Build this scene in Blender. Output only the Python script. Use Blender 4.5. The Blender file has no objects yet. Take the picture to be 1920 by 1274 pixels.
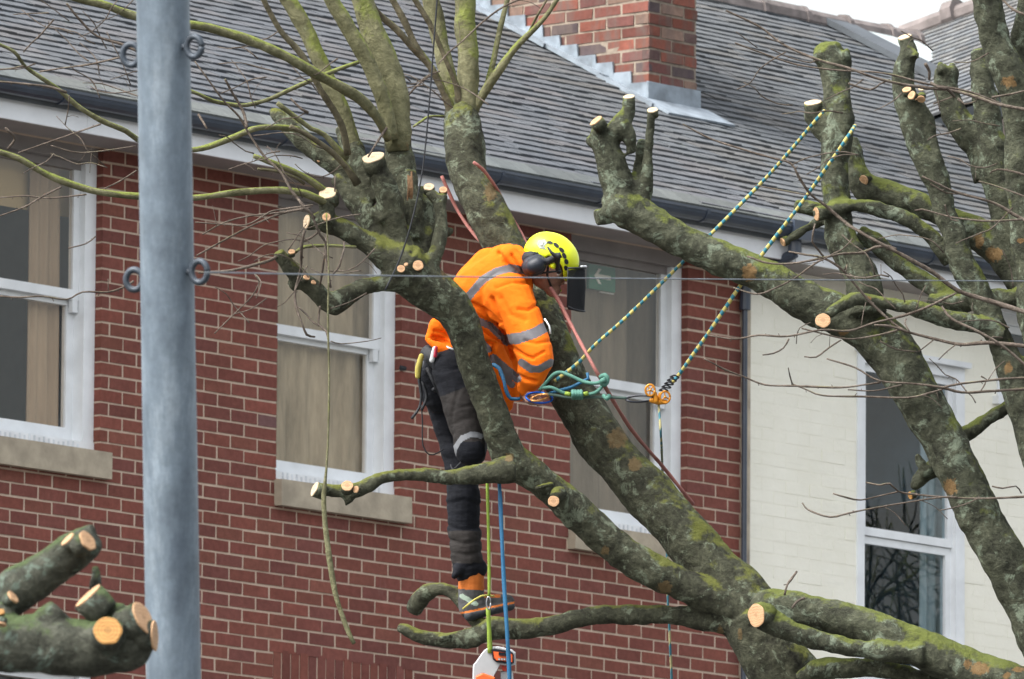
import bpy, math, random
import numpy as np
from math import radians, sin, cos, pi, atan2, sqrt
from mathutils import Vector, Matrix, noise as mn
random.seed(7); RNG = np.random.default_rng(7)
S = bpy.context.scene; C = S.collection

# ------------------------------------------------------------ camera, sky, sun, exposure
F = 21000.0
CAM = np.array([0.0, 0.0, 1.6]); PITCH = 8.0; ROLL = 0.4
_p = radians(90+PITCH); _r = radians(ROLL)
R = np.array([[1,0,0],[0,cos(_p),-sin(_p)],[0,sin(_p),cos(_p)]]) @ np.array([[cos(_r),-sin(_r),0],[sin(_r),cos(_r),0],[0,0,1]])
cd = bpy.data.cameras.new('camera'); cam = bpy.data.objects.new('camera', cd); C.objects.link(cam)
cd.sensor_width = 36; cd.lens = 36*F/1920; cd.clip_start = 1; cd.clip_end = 2000
cam.matrix_world = Matrix([list(R[i])+[CAM[i]] for i in range(3)]+[[0,0,0,1]])
cd.dof.use_dof = True; cd.dof.focus_distance = 45.5; cd.dof.aperture_fstop = 21
S.camera = cam
S.view_settings.view_transform = 'Standard'; S.view_settings.look = 'None'
S.view_settings.gamma = 1; S.view_settings.exposure = 1.42
SUN_EL = radians(52); SUN_ROT = radians(236)
w = bpy.data.worlds.new('World'); S.world = w; w.use_nodes = True
nt = w.node_tree; nt.nodes.clear()
sky = nt.nodes.new('ShaderNodeTexSky'); sky.sky_type = 'NISHITA'; sky.sun_disc = False
sky.sun_elevation = SUN_EL; sky.sun_rotation = SUN_ROT; sky.dust_density = 6; sky.air_density = 1.5
hs = nt.nodes.new('ShaderNodeHueSaturation'); hs.inputs['Saturation'].default_value = 0.3; hs.inputs['Value'].default_value = 1.0
bg = nt.nodes.new('ShaderNodeBackground'); bg.inputs['Strength'].default_value = 0.15
wo = nt.nodes.new('ShaderNodeOutputWorld')
nt.links.new(sky.outputs[0], hs.inputs['Color']); nt.links.new(hs.outputs[0], bg.inputs[0]); nt.links.new(bg.outputs[0], wo.inputs[0])
sl = bpy.data.lights.new('sun', 'SUN'); sl.energy = 1.3; sl.angle = radians(28); sl.color = (1.0, 0.985, 0.96)
so = bpy.data.objects.new('sun', sl); C.objects.link(so)
_sd = Vector((sin(SUN_ROT)*cos(SUN_EL), cos(SUN_ROT)*cos(SUN_EL), sin(SUN_EL)))
so.rotation_euler = _sd.to_track_quat('Z', 'Y').to_euler()

# ------------------------------------------------------------ picture measurements -> places in the world
def at(x, y, t): return CAM + R @ np.array([(x-960)/F*t, -(y-637)/F*t, -t])
def ray(x, y): v = at(x, y, 1)-CAM; return v
PHI = radians(49.2)
D = np.array([cos(PHI), sin(PHI), 0]); B = np.array([-sin(PHI), cos(PHI), 0]); Z = np.array([0, 0, 1.0])
O = at(490, 1060, 63.2); O[2] = 0                # foot of the street facade; local frame s (along), n (inwards), z (up)
def W(s, n, z): return O + s*D + n*B + z*Z
def wpx(x, y, n=0.0):
    v = ray(x, y); t = np.dot(O+n*B-CAM, B)/np.dot(v, B); P = CAM+v*t
    return float(np.dot(P-O, D)), float(P[2])

# ------------------------------------------------------------ mesh helpers
class MB:
    def __init__(s): s.v = []; s.f = []; s.m = []; s.c = []; s.n = 0
    def add(s, v, f, m=0, c=None):
        v = np.asarray(v, float); s.v.append(v)
        s.f += [tuple(i+s.n for i in q) for q in f]; s.m += [m]*len(f) if not hasattr(m, '__len__') else list(m)
        cc = (1, 1, 1) if c is None else c
        cc = np.asarray(cc, float)
        if cc.ndim == 1: cc = np.tile(cc, (len(v), 1))
        s.c.append(cc); s.n += len(v)
    def hexa(s, P, m=0, c=None):   # 8 points: bottom ring 0-3, top ring 4-7
        s.add(P, [(0,3,2,1),(4,5,6,7),(0,1,5,4),(1,2,6,5),(2,3,7,6),(3,0,4,7)], m, c)
    def wbox(s, s0, s1, n0, n1, z0, z1, m=0, c=None, jit=0):
        P = [W(a, b, d) for d in (z0, z1) for (a, b) in ((s0,n0),(s1,n0),(s1,n1),(s0,n1))]
        if jit: P = np.array(P)+RNG.uniform(-jit, jit, (8, 3))
        s.hexa(P, m, c)
def vraw(v, e): return v
def mkmesh(name, v, f, mats, mi=None, col=None, smooth=False, extra=None):
    me = bpy.data.meshes.new(name); me.from_pydata([tuple(p) for p in v], [], f)
    for m in (mats if isinstance(mats, (list, tuple)) else [mats]): me.materials.append(m)
    if mi is not None and any(mi): me.polygons.foreach_set('material_index', mi)
    if col is not None:
        a = me.color_attributes.new('Col', 'FLOAT_COLOR', 'POINT')
        a.data.foreach_set('color', np.hstack([col, np.ones((len(col), 1))]).astype(np.float32).ravel())
    if extra is not None:
        a = me.attributes.new('peel', 'FLOAT', 'POINT'); a.data.foreach_set('value', np.asarray(extra, np.float32))
    if smooth: me.polygons.foreach_set('use_smooth', [True]*len(f))
    me.update(); return me
def worldloc(o):
    p = np.zeros(3)
    while o is not None: p = p+np.array(o.location); o = o.parent
    return p
def put(name, me, parent=None, loc=None):
    o = bpy.data.objects.new(name, me); C.objects.link(o); o.parent = parent
    if loc is not None: o.location = Vector(tuple(np.array(loc)-worldloc(parent)))
    return o
def build(name, mb, mats, parent=None, smooth=False, loc=None, label=None):
    """links the collected shapes as ONE mesh object; origin at loc or at its thing's base"""
    v = np.vstack(mb.v); col = np.vstack(mb.c)
    org = np.array(loc) if loc is not None else (worldloc(parent) if parent else v.mean(0))
    me = mkmesh(name, v-org, mb.f, mats, mb.m, col, smooth)
    o = put(name, me, parent, org)
    if label: o['label'] = label
    return o
def tag(o, label, cat, group=None, kind=None):
    if label: o['label'] = label
    if cat: o['category'] = cat
    if group: o['group'] = group
    if kind: o['kind'] = kind
    return o
def thing(name, label, cat, loc, group=None):
    o = bpy.data.objects.new(name, None); C.objects.link(o); o.location = tuple(loc); o.empty_display_size = .2
    return tag(o, label, cat, group)
def catmull(P, r, step):
    P = np.asarray(P, float); r = np.asarray(r, float); n = len(P)
    if n == 2: k = max(2, int(np.linalg.norm(P[1]-P[0])/step)+1); t = np.linspace(0, 1, k)[:, None]; return P[0]*(1-t)+P[1]*t, r[0]*(1-t[:, 0])+r[1]*t[:, 0]
    Q = np.vstack([2*P[0]-P[1], P, 2*P[-1]-P[-2]]); out = []; ro = []
    for i in range(n-1):
        p0, p1, p2, p3 = Q[i:i+4]; L = np.linalg.norm(p2-p1); k = max(1, int(round(L/step)))
        for j in range(k):
            t = j/k; out.append(.5*((2*p1)+(-p0+p2)*t+(2*p0-5*p1+4*p2-p3)*t*t+(-p0+3*p1-3*p2+p3)*t**3)); u = t*t*(3-2*t); ro.append(r[i]*(1-u)+r[i+1]*u)
    out.append(P[-1]); ro.append(r[-1]); return np.array(out), np.array(ro)
def sweep(mb, P, r, seg=8, step=.05, m=0, c=None, wob=0, freq=9, flat=1.0):
    P, r = catmull(P, r, step); n = len(P); T = np.gradient(P, axis=0); T /= np.linalg.norm(T, axis=1)[:, None]+1e-12
    u = np.cross(T[0], [0.31, 0.2, 0.93]); u /= np.linalg.norm(u); V = []
    for i in range(n):
        u = u-T[i]*np.dot(u, T[i]); u /= np.linalg.norm(u)+1e-12; w_ = np.cross(T[i], u)
        for k in range(seg):
            a = 2*pi*k/seg; d = u*cos(a)+w_*sin(a)*flat; rr = r[i]
            if wob: q = P[i]+d*rr; rr = rr*(1+wob*mn.noise(Vector(q*freq)))
            V.append(P[i]+d*rr)
    f = [(i*seg+k, i*seg+(k+1) % seg, (i+1)*seg+(k+1) % seg, (i+1)*seg+k) for i in range(n-1) for k in range(seg)]
    V += [P[0], P[-1]]; a, b = n*seg, n*seg+1
    f += [(a, (k+1) % seg, k) for k in range(seg)]+[(b, (n-1)*seg+k, (n-1)*seg+(k+1) % seg) for k in range(seg)]
    mb.add(V, f, m, c)
def capsule(mb, p, q, r0, r1, seg=14, sc=None):
    """tapered round-ended limb from p to q"""
    p = np.array(p, float); q = np.array(q, float); d = q-p; L = np.linalg.norm(d)
    d = d/L if L > 1e-6 else np.array([0, 0, 1.0]); u = np.cross(d, [.3, .9, .1]); u /= np.linalg.norm(u); w_ = np.cross(d, u)
    rings = []
    for k in range(1, 5): a = pi/2*k/4; rings.append((p-d*r0*cos(a), r0*sin(a)))
    for k in range(4, 0, -1): a = pi/2*k/4; rings.append((q+d*r1*cos(a), r1*sin(a)))
    V = [c_+(u*cos(2*pi*k/seg)+w_*sin(2*pi*k/seg))*rr for c_, rr in rings for k in range(seg)]
    n = len(rings); f = [(i*seg+k, i*seg+(k+1) % seg, (i+1)*seg+(k+1) % seg, (i+1)*seg+k) for i in range(n-1) for k in range(seg)]
    V += [p-d*r0, q+d*r1]; a, b = n*seg, n*seg+1
    f += [(a, (k+1) % seg, k) for k in range(seg)]+[(b, (n-1)*seg+k, (n-1)*seg+(k+1) % seg) for k in range(seg)]
    mb.add(V, f)
def remesh(mb, voxel, iters=3):
    """melts overlapping shapes into one continuous skin; returns vertices and faces"""
    v = np.vstack(mb.v); me = bpy.data.meshes.new('t'); me.from_pydata([tuple(p) for p in v], [], mb.f)
    o = bpy.data.objects.new('t', me); C.objects.link(o)
    md = o.modifiers.new('r', 'REMESH'); md.mode = 'VOXEL'; md.voxel_size = voxel
    if iters: sm = o.modifiers.new('s', 'SMOOTH'); sm.factor = .5; sm.iterations = iters
    dg = bpy.context.evaluated_depsgraph_get(); e = o.evaluated_get(dg); m2 = bpy.data.meshes.new_from_object(e)
    n = len(m2.vertices); V = np.empty(n*3, np.float64); m2.vertices.foreach_get('co', V); V = V.reshape(-1, 3)
    N = np.empty(n*3, np.float64); m2.vertices.foreach_get('normal', N); N = N.reshape(-1, 3)
    Fs = [tuple(p.vertices) for p in m2.polygons]
    bpy.data.objects.remove(o); bpy.data.meshes.remove(me); bpy.data.meshes.remove(m2)
    return V, N, Fs
def ell(cx, cy, cz_t, rx, ry, rz, seg=20, rings=12):
    pass

# ------------------------------------------------------------ material helpers
def newmat(name):
    m = bpy.data.materials.new(name); m.use_nodes = True; t = m.node_tree; t.nodes.clear()
    o = t.nodes.new('ShaderNodeOutputMaterial'); b = t.nodes.new('ShaderNodeBsdfPrincipled'); t.links.new(b.outputs[0], o.inputs[0])
    return m, t, b
def N_(t, k, **kw):
    n = t.nodes.new(k)
    for a, v in kw.items():
        if a.startswith('i_'): n.inputs[a[2:].replace('_', ' ')].default_value = v
        else: setattr(n, a, v)
    return n
def noise_(t, co, scale, detail=4, rough=.55, dist=0):
    n = N_(t, 'ShaderNodeTexNoise'); n.inputs['Scale'].default_value = scale; n.inputs['Detail'].default_value = detail
    n.inputs['Roughness'].default_value = rough; n.inputs['Distortion'].default_value = dist; t.links.new(co, n.inputs['Vector']); return n.outputs[0]
def ramp(t, x, stops):
    n = N_(t, 'ShaderNodeValToRGB'); e = n.color_ramp.elements
    while len(e) < len(stops): e.new(.5)
    for k, (p, c) in enumerate(stops): e[k].position = p; e[k].color = (*c, 1) if hasattr(c, '__len__') else (c, c, c, 1)
    t.links.new(x, n.inputs[0]); return n.outputs[0]
def mix(t, fac, a, b, mode='MIX'):
    n = N_(t, 'ShaderNodeMix', data_type='RGBA', blend_type=mode)
    for i, x in ((0, fac), (6, a), (7, b)):
        if isinstance(x, (int, float)): n.inputs[i].default_value = x
        elif isinstance(x, tuple): n.inputs[i].default_value = (*x, 1)
        else: t.links.new(x, n.inputs[i])
    return n.outputs[2]
def math_(t, op, a, b=0.0):
    n = N_(t, 'ShaderNodeMath', operation=op)
    for i, x in ((0, a), (1, b)):
        if isinstance(x, (int, float)): n.inputs[i].default_value = x
        else: t.links.new(x, n.inputs[i])
    return n.outputs[0]
def bump(t, b, h, strength=.5, dist=.01):
    n = N_(t, 'ShaderNodeBump'); n.inputs['Strength'].default_value = strength; n.inputs['Distance'].default_value = dist
    t.links.new(h, n.inputs['Height']); t.links.new(n.outputs[0], b.inputs['Normal'])
def objco(t): return N_(t, 'ShaderNodeTexCoord').outputs['Object']
def stretch(t, co, sc):
    n = N_(t, 'ShaderNodeMapping'); n.inputs['Scale'].default_value = sc; t.links.new(co, n.inputs[0]); return n.outputs[0]
def plain(name, col, rough=.6, var=.18, scale=12, metal=0, bmp=.15, bscale=60, spec=None):
    """painted / cloth / plastic surface with mottling and a fine grain"""
    m, t, b = newmat(name); co = objco(t); n = noise_(t, co, scale, 5)
    c2 = tuple(min(1, x*(1+var)) for x in col); c1 = tuple(x*(1-var) for x in col)
    t.links.new(ramp(t, n, [(.3, c1), (.7, c2)]), b.inputs['Base Color'])
    b.inputs['Roughness'].default_value = rough; b.inputs['Metallic'].default_value = metal
    if spec is not None: b.inputs['Specular IOR Level'].default_value = spec
    if bmp: bump(t, b, noise_(t, co, bscale, 3), bmp, .004)
    return m

def mat_brick(st=.25, s0=.64, sc_=(.36, .27, .25)):
    m, t, b = newmat('red_brick'); co = objco(t)
    at_ = N_(t, 'ShaderNodeAttribute', attribute_name='Col').outputs['Color']
    n = noise_(t, co, 30, 6, .65); n2 = noise_(t, co, 2.2, 4)
    c = mix(t, 1.0, at_, ramp(t, n, [(.25, .72), (.6, 1.0), (.85, 1.25)]), 'MULTIPLY')
    c = mix(t, 1.0, c, ramp(t, n2, [(.3, (.88, .86, .86)), (.7, (1.08, 1.05, 1.05))]), 'MULTIPLY')
    ws = noise_(t, stretch(t, co, (7, 7, 2)), 1, 6, .7)
    c = mix(t, ramp(t, ws, [(s0, 0.0), (s0+.16, st)]), c, sc_)
    t.links.new(c, b.inputs['Base Color']); b.inputs['Roughness'].default_value = .9; b.inputs['Specular IOR Level'].default_value = .2
    bump(t, b, n, .5, .004); return m
def mat_mortar():
    m, t, b = newmat('mortar'); co = objco(t); n = noise_(t, co, 14, 6, .7)
    t.links.new(ramp(t, n, [(.25, (.43, .325, .25)), (.75, (.58, .45, .355))]), b.inputs['Base Color'])
    b.inputs['Roughness'].default_value = .95; bump(t, b, noise_(t, co, 90, 4), .6, .004); return m
def mat_tile(tint=(1, 1, 1)):
    m, t, b = newmat('roof_tile'); co = objco(t)
    at_ = N_(t, 'ShaderNodeAttribute', attribute_name='Col').outputs['Color']
    n = noise_(t, co, 22, 7, .7); n2 = noise_(t, co, .8, 5, .6)
    c = mix(t, 1.0, at_, ramp(t, n, [(.2, .7), (.55, 1.0), (.85, 1.35)]), 'MULTIPLY')
    c = mix(t, 1.0, c, ramp(t, n2, [(.3, (.86, .9, .95)), (.5, (1, 1, 1)), (.7, (1.08, 1.06, 1.03))]), 'MULTIPLY')
    li = noise_(t, co, 5, 8, .75)
    c = mix(t, ramp(t, li, [(.58, 0.0), (.72, .5)]), c, (.15, .165, .145))
    c = mix(t, 1.0, c, tint, 'MULTIPLY')
    t.links.new(c, b.inputs['Base Color']); b.inputs['Roughness'].default_value = .8; b.inputs['Specular IOR Level'].default_value = .3
    bump(t, b, n, .6, .006); return m
def mat_render():
    m, t, b = newmat('cream_painted_brick'); co = objco(t)
    n = noise_(t, co, 3, 6); n2 = noise_(t, stretch(t, co, (1, 1, 11)), 2.2, 5, .6)
    c = ramp(t, n, [(.3, (.81, .79, .68)), (.7, (.87, .85, .75))])
    c = mix(t, ramp(t, n2, [(.6, 0.0), (.8, .25)]), c, (.55, .54, .46))
    t.links.new(c, b.inputs['Base Color']); b.inputs['Roughness'].default_value = .75
    bump(t, b, noise_(t, co, 40, 5), .35, .006); return m
def mat_bark(name, dark, light, lichen, moss, lich_t=.56, moss_t=.6, scale=1.0, peelc=(.52, .31, .13)):
    m, t, b = newmat(name); co = objco(t)
    n1 = noise_(t, co, 9*scale, 9, .68, .4); n2 = noise_(t, co, 34*scale, 6, .7)
    c = ramp(t, n1, [(.3, dark), (.5, tuple((a+d)/2 for a, d in zip(dark, light))), (.68, light)])
    c = mix(t, .8, c, ramp(t, n2, [(.28, .55), (.5, .98), (.72, 1.6)]), 'MULTIPLY')
    # pale crusty lichen in ragged patches
    v = N_(t, 'ShaderNodeTexVoronoi'); v.inputs['Scale'].default_value = 26*scale; t.links.new(co, v.inputs['Vector'])
    l = math_(t, 'ADD', noise_(t, co, 6.5*scale, 10, .78, .6), math_(t, 'MULTIPLY', v.outputs['Distance'], -.07))
    c = mix(t, ramp(t, l, [(lich_t-.025, 0.0), (lich_t+.035, .8)]), c, mix(t, n2, tuple(x*.75 for x in lichen), tuple(x*1.25 for x in lichen)))
    # moss on the upper sides
    g = N_(t, 'ShaderNodeNewGeometry'); sp = N_(t, 'ShaderNodeSeparateXYZ'); t.links.new(g.outputs['Normal'], sp.inputs[0])
    mm = math_(t, 'ADD', noise_(t, co, 4.2*scale, 8, .7), math_(t, 'MULTIPLY', sp.outputs[2], .26))
    c = mix(t, ramp(t, mm, [(moss_t-.04, 0.0), (moss_t+.06, .9)]), c, mix(t, n2, tuple(x*.6 for x in moss), tuple(x*1.4 for x in moss)))
    pl = N_(t, 'ShaderNodeAttribute', attribute_name='peel').outputs['Fac']
    pe = math_(t, 'ADD', pl, math_(t, 'MULTIPLY', math_(t, 'SUBTRACT', n2, .5), 1.5))
    c = mix(t, ramp(t, pe, [(.48, 0.0), (.66, .85)]), c, mix(t, n2, tuple(x*.7 for x in peelc), peelc))
    t.links.new(c, b.inputs['Base Color']); b.inputs['Roughness'].default_value = .95; b.inputs['Specular IOR Level'].default_value = .15
    h = math_(t, 'ADD', n1, math_(t, 'MULTIPLY', n2, .5)); bump(t, b, h, 1.0, .022); return m
def mat_wood(name, a, c_):
    m, t, b = newmat(name); co = objco(t)
    wv = N_(t, 'ShaderNodeTexWave', wave_type='RINGS', rings_direction='SPHERICAL'); wv.inputs['Scale'].default_value = 38; wv.inputs['Distortion'].default_value = 3; wv.inputs['Detail'].default_value = 4
    t.links.new(co, wv.inputs['Vector']); n = noise_(t, stretch(t, co, (30, 30, 140)), 1, 4)
    x = math_(t, 'ADD', math_(t, 'MULTIPLY', wv.outputs['Fac'], .22), math_(t, 'MULTIPLY', math_(t, 'ADD', n, noise_(t, co, 16, 7, .75)), .44))
    sw = N_(t, 'ShaderNodeTexWave', wave_type='BANDS', bands_direction='Z'); sw.inputs['Scale'].default_value = 30; sw.inputs['Distortion'].default_value = 5; sw.inputs['Detail'].default_value = 3; t.links.new(co, sw.inputs['Vector'])
    x = math_(t, 'ADD', x, math_(t, 'MULTIPLY', math_(t, 'SUBTRACT', sw.outputs['Fac'], .5), .16)); ln = N_(t, 'ShaderNodeVectorMath', operation='LENGTH'); t.links.new(co, ln.inputs[0])
    wd = ramp(t, x, [(.3, a), (.66, c_)]); wd = mix(t, ramp(t, ln.outputs['Value'], [(.0, .6), (.012, 0.0)]), wd, tuple(q*.5 for q in a))
    t.links.new(wd, b.inputs['Base Color']); b.inputs['Roughness'].default_value = .8; bump(t, b, n, .4, .002); return m
def mat_glass(name, tint=(.9, .95, .95), ior=1.68, rough=.0):
    m = bpy.data.materials.new(name); m.use_nodes = True; t = m.node_tree; t.nodes.clear()
    o = t.nodes.new('ShaderNodeOutputMaterial'); mx = t.nodes.new('ShaderNodeMixShader'); tr = t.nodes.new('ShaderNodeBsdfTransparent'); gl = t.nodes.new('ShaderNodeBsdfGlossy')
    tr.inputs[0].default_value = (*tint, 1); gl.inputs['Roughness'].default_value = rough; fr = t.nodes.new('ShaderNodeFresnel'); fr.inputs[0].default_value = ior
    ge = t.nodes.new('ShaderNodeNewGeometry'); fz = math_(t, 'MULTIPLY', fr.outputs[0], math_(t, 'SUBTRACT', 1.0, ge.outputs['Backfacing']))
    co = objco(t); bp = t.nodes.new('ShaderNodeBump'); bp.inputs['Strength'].default_value = .012; bp.inputs['Distance'].default_value = .02
    t.links.new(noise_(t, co, 2.5, 2), bp.inputs['Height']); t.links.new(bp.outputs[0], gl.inputs['Normal'])
    t.links.new(fz, mx.inputs[0]); t.links.new(tr.outputs[0], mx.inputs[1]); t.links.new(gl.outputs[0], mx.inputs[2]); t.links.new(mx.outputs[0], o.inputs[0]); return m
def mat_streak(name, a, c_, sc=(9, 9, .9), rough=.9):
    """hanging cloth with upright folds and stains"""
    m, t, b = newmat(name); co = objco(t); n = noise_(t, stretch(t, co, sc), 1, 6, .65)
    t.links.new(ramp(t, n, [(.3, a), (.7, c_)]), b.inputs['Base Color']); b.inputs['Roughness'].default_value = rough
    bump(t, b, n, .4, .02); return m
def mat_galv():
    m, t, b = newmat('galvanised_steel'); co = objco(t)
    n = noise_(t, stretch(t, co, (14, 14, 3)), 1, 8, .7); n2 = noise_(t, co, 60, 5, .7)
    c = ramp(t, n, [(.3, (.085, .11, .14)), (.5, (.125, .16, .195)), (.75, (.23, .275, .315))])
    c = mix(t, .5, c, ramp(t, n2, [(.3, .8), (.7, 1.2)]), 'MULTIPLY')
    c = mix(t, 1.0, c, ramp(t, noise_(t, co, 7, 7, .7), [(.3, .78), (.7, 1.3)]), 'MULTIPLY')
    t.links.new(c, b.inputs['Base Color']); b.inputs['Metallic'].default_value = .35
    t.links.new(ramp(t, n, [(.3, .42), (.8, .6)]), b.inputs['Roughness']); bump(t, b, n2, .25, .002); return m
def mat_rope(name, a, c_, period, rough=.8):
    """two colours in even marks along the rope; the mesh stores the length along it in Col.r"""
    m, t, b = newmat(name); at_ = N_(t, 'ShaderNodeAttribute', attribute_name='Col').outputs['Color']
    sp = N_(t, 'ShaderNodeSeparateColor'); t.links.new(at_, sp.inputs[0])
    x = math_(t, 'FRACT', math_(t, 'DIVIDE', sp.outputs[0], period))
    t.links.new(ramp(t, x, [(0.0, a), (.46, a), (.54, c_), (.96, c_), (1.0, a)]), b.inputs['Base Color']); b.inputs['Roughness'].default_value = rough
    bump(t, b, noise_(t, objco(t), 400, 2), .4, .001); return m

M_BRICK = mat_brick(); M_MORTAR = mat_mortar(); M_TILE = mat_tile(); M_CREAM = mat_render()
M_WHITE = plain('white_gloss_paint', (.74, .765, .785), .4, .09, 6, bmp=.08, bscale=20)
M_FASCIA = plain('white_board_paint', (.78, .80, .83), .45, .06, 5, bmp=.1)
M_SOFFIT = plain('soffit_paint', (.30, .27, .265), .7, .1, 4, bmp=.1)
M_HEAD_SHADE = plain('eaves_shaded_head', (.235, .215, .21), .7, .12, 5, bmp=.1)  # white-painted window heads; the eaves shade is put into this grey
M_STONE = plain('sill_stone', (.36, .31, .235), .9, .22, 9, bmp=.5, bscale=45)
M_GUTTER = plain('black_gutter_plastic', (.04, .052, .075), .3, .25, 6, bmp=.05)
M_LEAD = plain('lead_sheet', (.20, .235, .27), .6, .35, 9, metal=.1, bmp=.4, bscale=25)
M_LEADD = plain('dark_felt', (.06, .07, .08), .7, .25, 5, bmp=.3)
M_LEADL = plain('bright_lead', (.42, .47, .47), .5, .12, 4, metal=.1, bmp=.2)
M_RIDGE = plain('ridge_clay', (.145, .125, .12), .9, .35, 8, bmp=.5, bscale=30)
M_GLASS = mat_glass('window_glass', (.98, .96, .93)); M_GLASSD = mat_glass('window_glass_clear', (.8, .86, .88), 1.62)
M_CURT1 = mat_streak('tan_curtain', (.27, .20, .135), (.42, .33, .235))
M_CURT2 = mat_streak('olive_blind', (.19, .155, .095), (.50, .43, .31), (9, 9, 1.8))  # streak contrast includes murky pane reflections put into the cloth colour
M_CURT3 = mat_streak('brown_curtain', (.14, .125, .095), (.29, .255, .20), (8, 8, 1.4))
M_CURT4 = mat_streak('grey_net_curtain', (.42, .44, .44), (.56, .58, .58), (12, 12, .8))
M_BLIND = plain('sand_blind', (.42, .33, .19), .9, .12, 3)
M_ROOM = plain('room_wall', (.20, .27, .33), .9, .3, 2)
M_BARK = mat_bark('bark', (.021, .021, .016), (.094, .098, .066), (.185, .215, .155), (.13, .14, .035), .53, .655, 1.7, (.17, .12, .06))
M_BARKD = mat_bark('bark_old', (.021, .022, .017), (.092, .099, .067), (.175, .21, .155), (.115, .135, .034), .53, .64, 1.6, (.22, .135, .06))
M_BARKG = mat_bark('bark_moss', (.035, .035, .02), (.12, .12, .065), (.23, .27, .20), (.15, .18, .035), .60, .50)
M_SHOOT = mat_bark('bark_young', (.085, .083, .043), (.20, .195, .115), (.25, .27, .17), (.175, .205, .05), .62, .585, .9)
M_SHOOTB = mat_bark('bark_young_brown', (.06, .052, .034), (.16, .142, .095), (.24, .26, .18), (.14, .16, .04), .66, .62, .8)
M_TWIG = mat_bark('bark_twig', (.065, .05, .04), (.18, .15, .125), (.3, .3, .25), (.2, .2, .1), .75, .8, 1.5)
M_WOOD = mat_wood('fresh_cut_wood', (.30, .165, .08), (.47, .29, .16))
M_WOODW = mat_wood('pale_cut_wood', (.36, .255, .15), (.52, .41, .28))
M_WOODO = mat_wood('orange_cut_wood', (.22, .10, .025), (.44, .23, .065))
M_GALV = mat_galv()
# ------------------------------------------------------------ ground
gm, gt, gb = newmat('ground_paving'); gco = objco(gt)
gt.links.new(ramp(gt, noise_(gt, gco, .6, 8), [(.3, (.05, .05, .05)), (.7, (.09, .088, .08))]), gb.inputs['Base Color']); gb.inputs['Roughness'].default_value = .95
mb = MB(); mb.add([(-600, -300, 0), (600, -300, 0), (600, 900, 0), (-600, 900, 0)], [(0, 1, 2, 3)])
tag(build('ground', mb, gm, loc=(0, 0, 0)), None, None, kind='structure')

# ------------------------------------------------------------ the two houses
PARTY = wpx(1389, 800)[0]                         # where the brick meets the cream house
S_L = wpx(-420, 700)[0]                           # left end of the brick house, outside the frame
S_R = PARTY+8.2
CH = .075                                         # one course
zj = wpx(380, 982.5)[1]                           # a bed joint
sj = wpx(405.7, 995)[0]                           # a cross joint in the course below it
SOFF_N = -.31
zf = wpx(0, 219, SOFF_N)[1]                       # underside of the fascia
SOFF_Z = zf+.0
zb_top = SOFF_Z
house = thing('brick_house', 'red brick house with white sash windows, stone sills and a grey tiled roof', 'house', W((S_L+PARTY)/2, 0, 0))
cream = thing('cream_house', 'cream painted house with a tall white window, right of the red brick house', 'house', W((S_R+PARTY)/2, 0, 0))

class Win: pass
def mkwin(xl, xr, ysill_x, ysill, yhead_px=None, z0=None, z1=None):
    o = Win(); o.s0 = wpx(xl, 700)[0] if isinstance(xl, (int, float)) else xl[0]; o.s1 = wpx(xr, 700)[0]
    o.z0 = wpx(ysill_x, ysill)[1] if z0 is None else z0; o.z1 = SOFF_Z if z1 is None else z1; return o
WW = 1.062
def win_at(xr, ypx_x, ypx):
    o = Win(); o.s1 = wpx(xr, 700)[0]; o.s0 = o.s1-WW; o.z0 = wpx(ypx_x, ypx)[1]; o.z1 = SOFF_Z; return o
w1 = win_at(189, 189, 845); w2 = win_at(752, 520, 897); w3 = win_at(1289, 1063, 982)
zc = (w1.z0+w2.z0+w3.z0)/3
for o in (w1, w2, w3): o.z0 = zc
lows = []
zl1 = wpx(178, 1247)[1]
for o in (w1, w2, w3):
    l = Win(); l.s0 = o.s0; l.s1 = o.s1; l.z1 = wpx(513, 1238)[1]-.225 if o is not w1 else wpx(178, 1247)[1]; l.z1 = wpx(178, 1247)[1]; l.z0 = l.z1-1.75; lows.append(l)
print('window z', zc, SOFF_Z, [(round(o.s0, 2), round(o.s1, 2)) for o in (w1, w2, w3)], 'low', lows[0].z1, wpx(513, 1238)[1])
ops = [w1, w2, w3]+lows
zrow0 = zj-CH*math.ceil((zj-(lows[0].z1-.55))/CH)
# mortar core and bricks above zrow0, plain masonry below
mb = MB(); REC = .0042
def cutbox(a, b, z0, z1, holes):
    """spans of a..b at heights z0..z1 that are free of holes"""
    cur = a; out = []
    for h in sorted(holes, key=lambda h: h[0]):
        if h[1] <= cur or h[0] >= b: continue
        if h[0] > cur: out.append((cur, h[0]))
        cur = max(cur, h[1])
    if cur < b: out.append((cur, b))
    return out
def wall_core(mb, a, b, z0, z1, ops, n0, n1, grow=REC, m=1):
    zs = sorted({z0, z1}|{min(max(o.z0, z0), z1) for o in ops}|{min(max(o.z1, z0), z1) for o in ops})
    for k in range(len(zs)-1):
        zm = (zs[k]+zs[k+1])/2; hs_ = [(o.s0-grow, o.s1+grow) for o in ops if o.z0 < zm < o.z1]
        for (p, q) in cutbox(a, b, 0, 0, hs_): mb.wbox(p, q, n0, n1, zs[k], zs[k+1], m)
wall_core(mb, S_L, PARTY, zrow0, SOFF_Z+.3, ops, REC, .22)
SOLD = [(o.s0-.01, o.s1+.14, o.z1, o.z1+.225) for o in lows]
BC = [(.200, .072, .054), (.188, .066, .052), (.182, .068, .055), (.208, .080, .059), (.174, .066, .055), (.214, .074, .056), (.192, .070, .055)]
nrow = int((SOFF_Z-zrow0)/CH)+1
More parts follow.
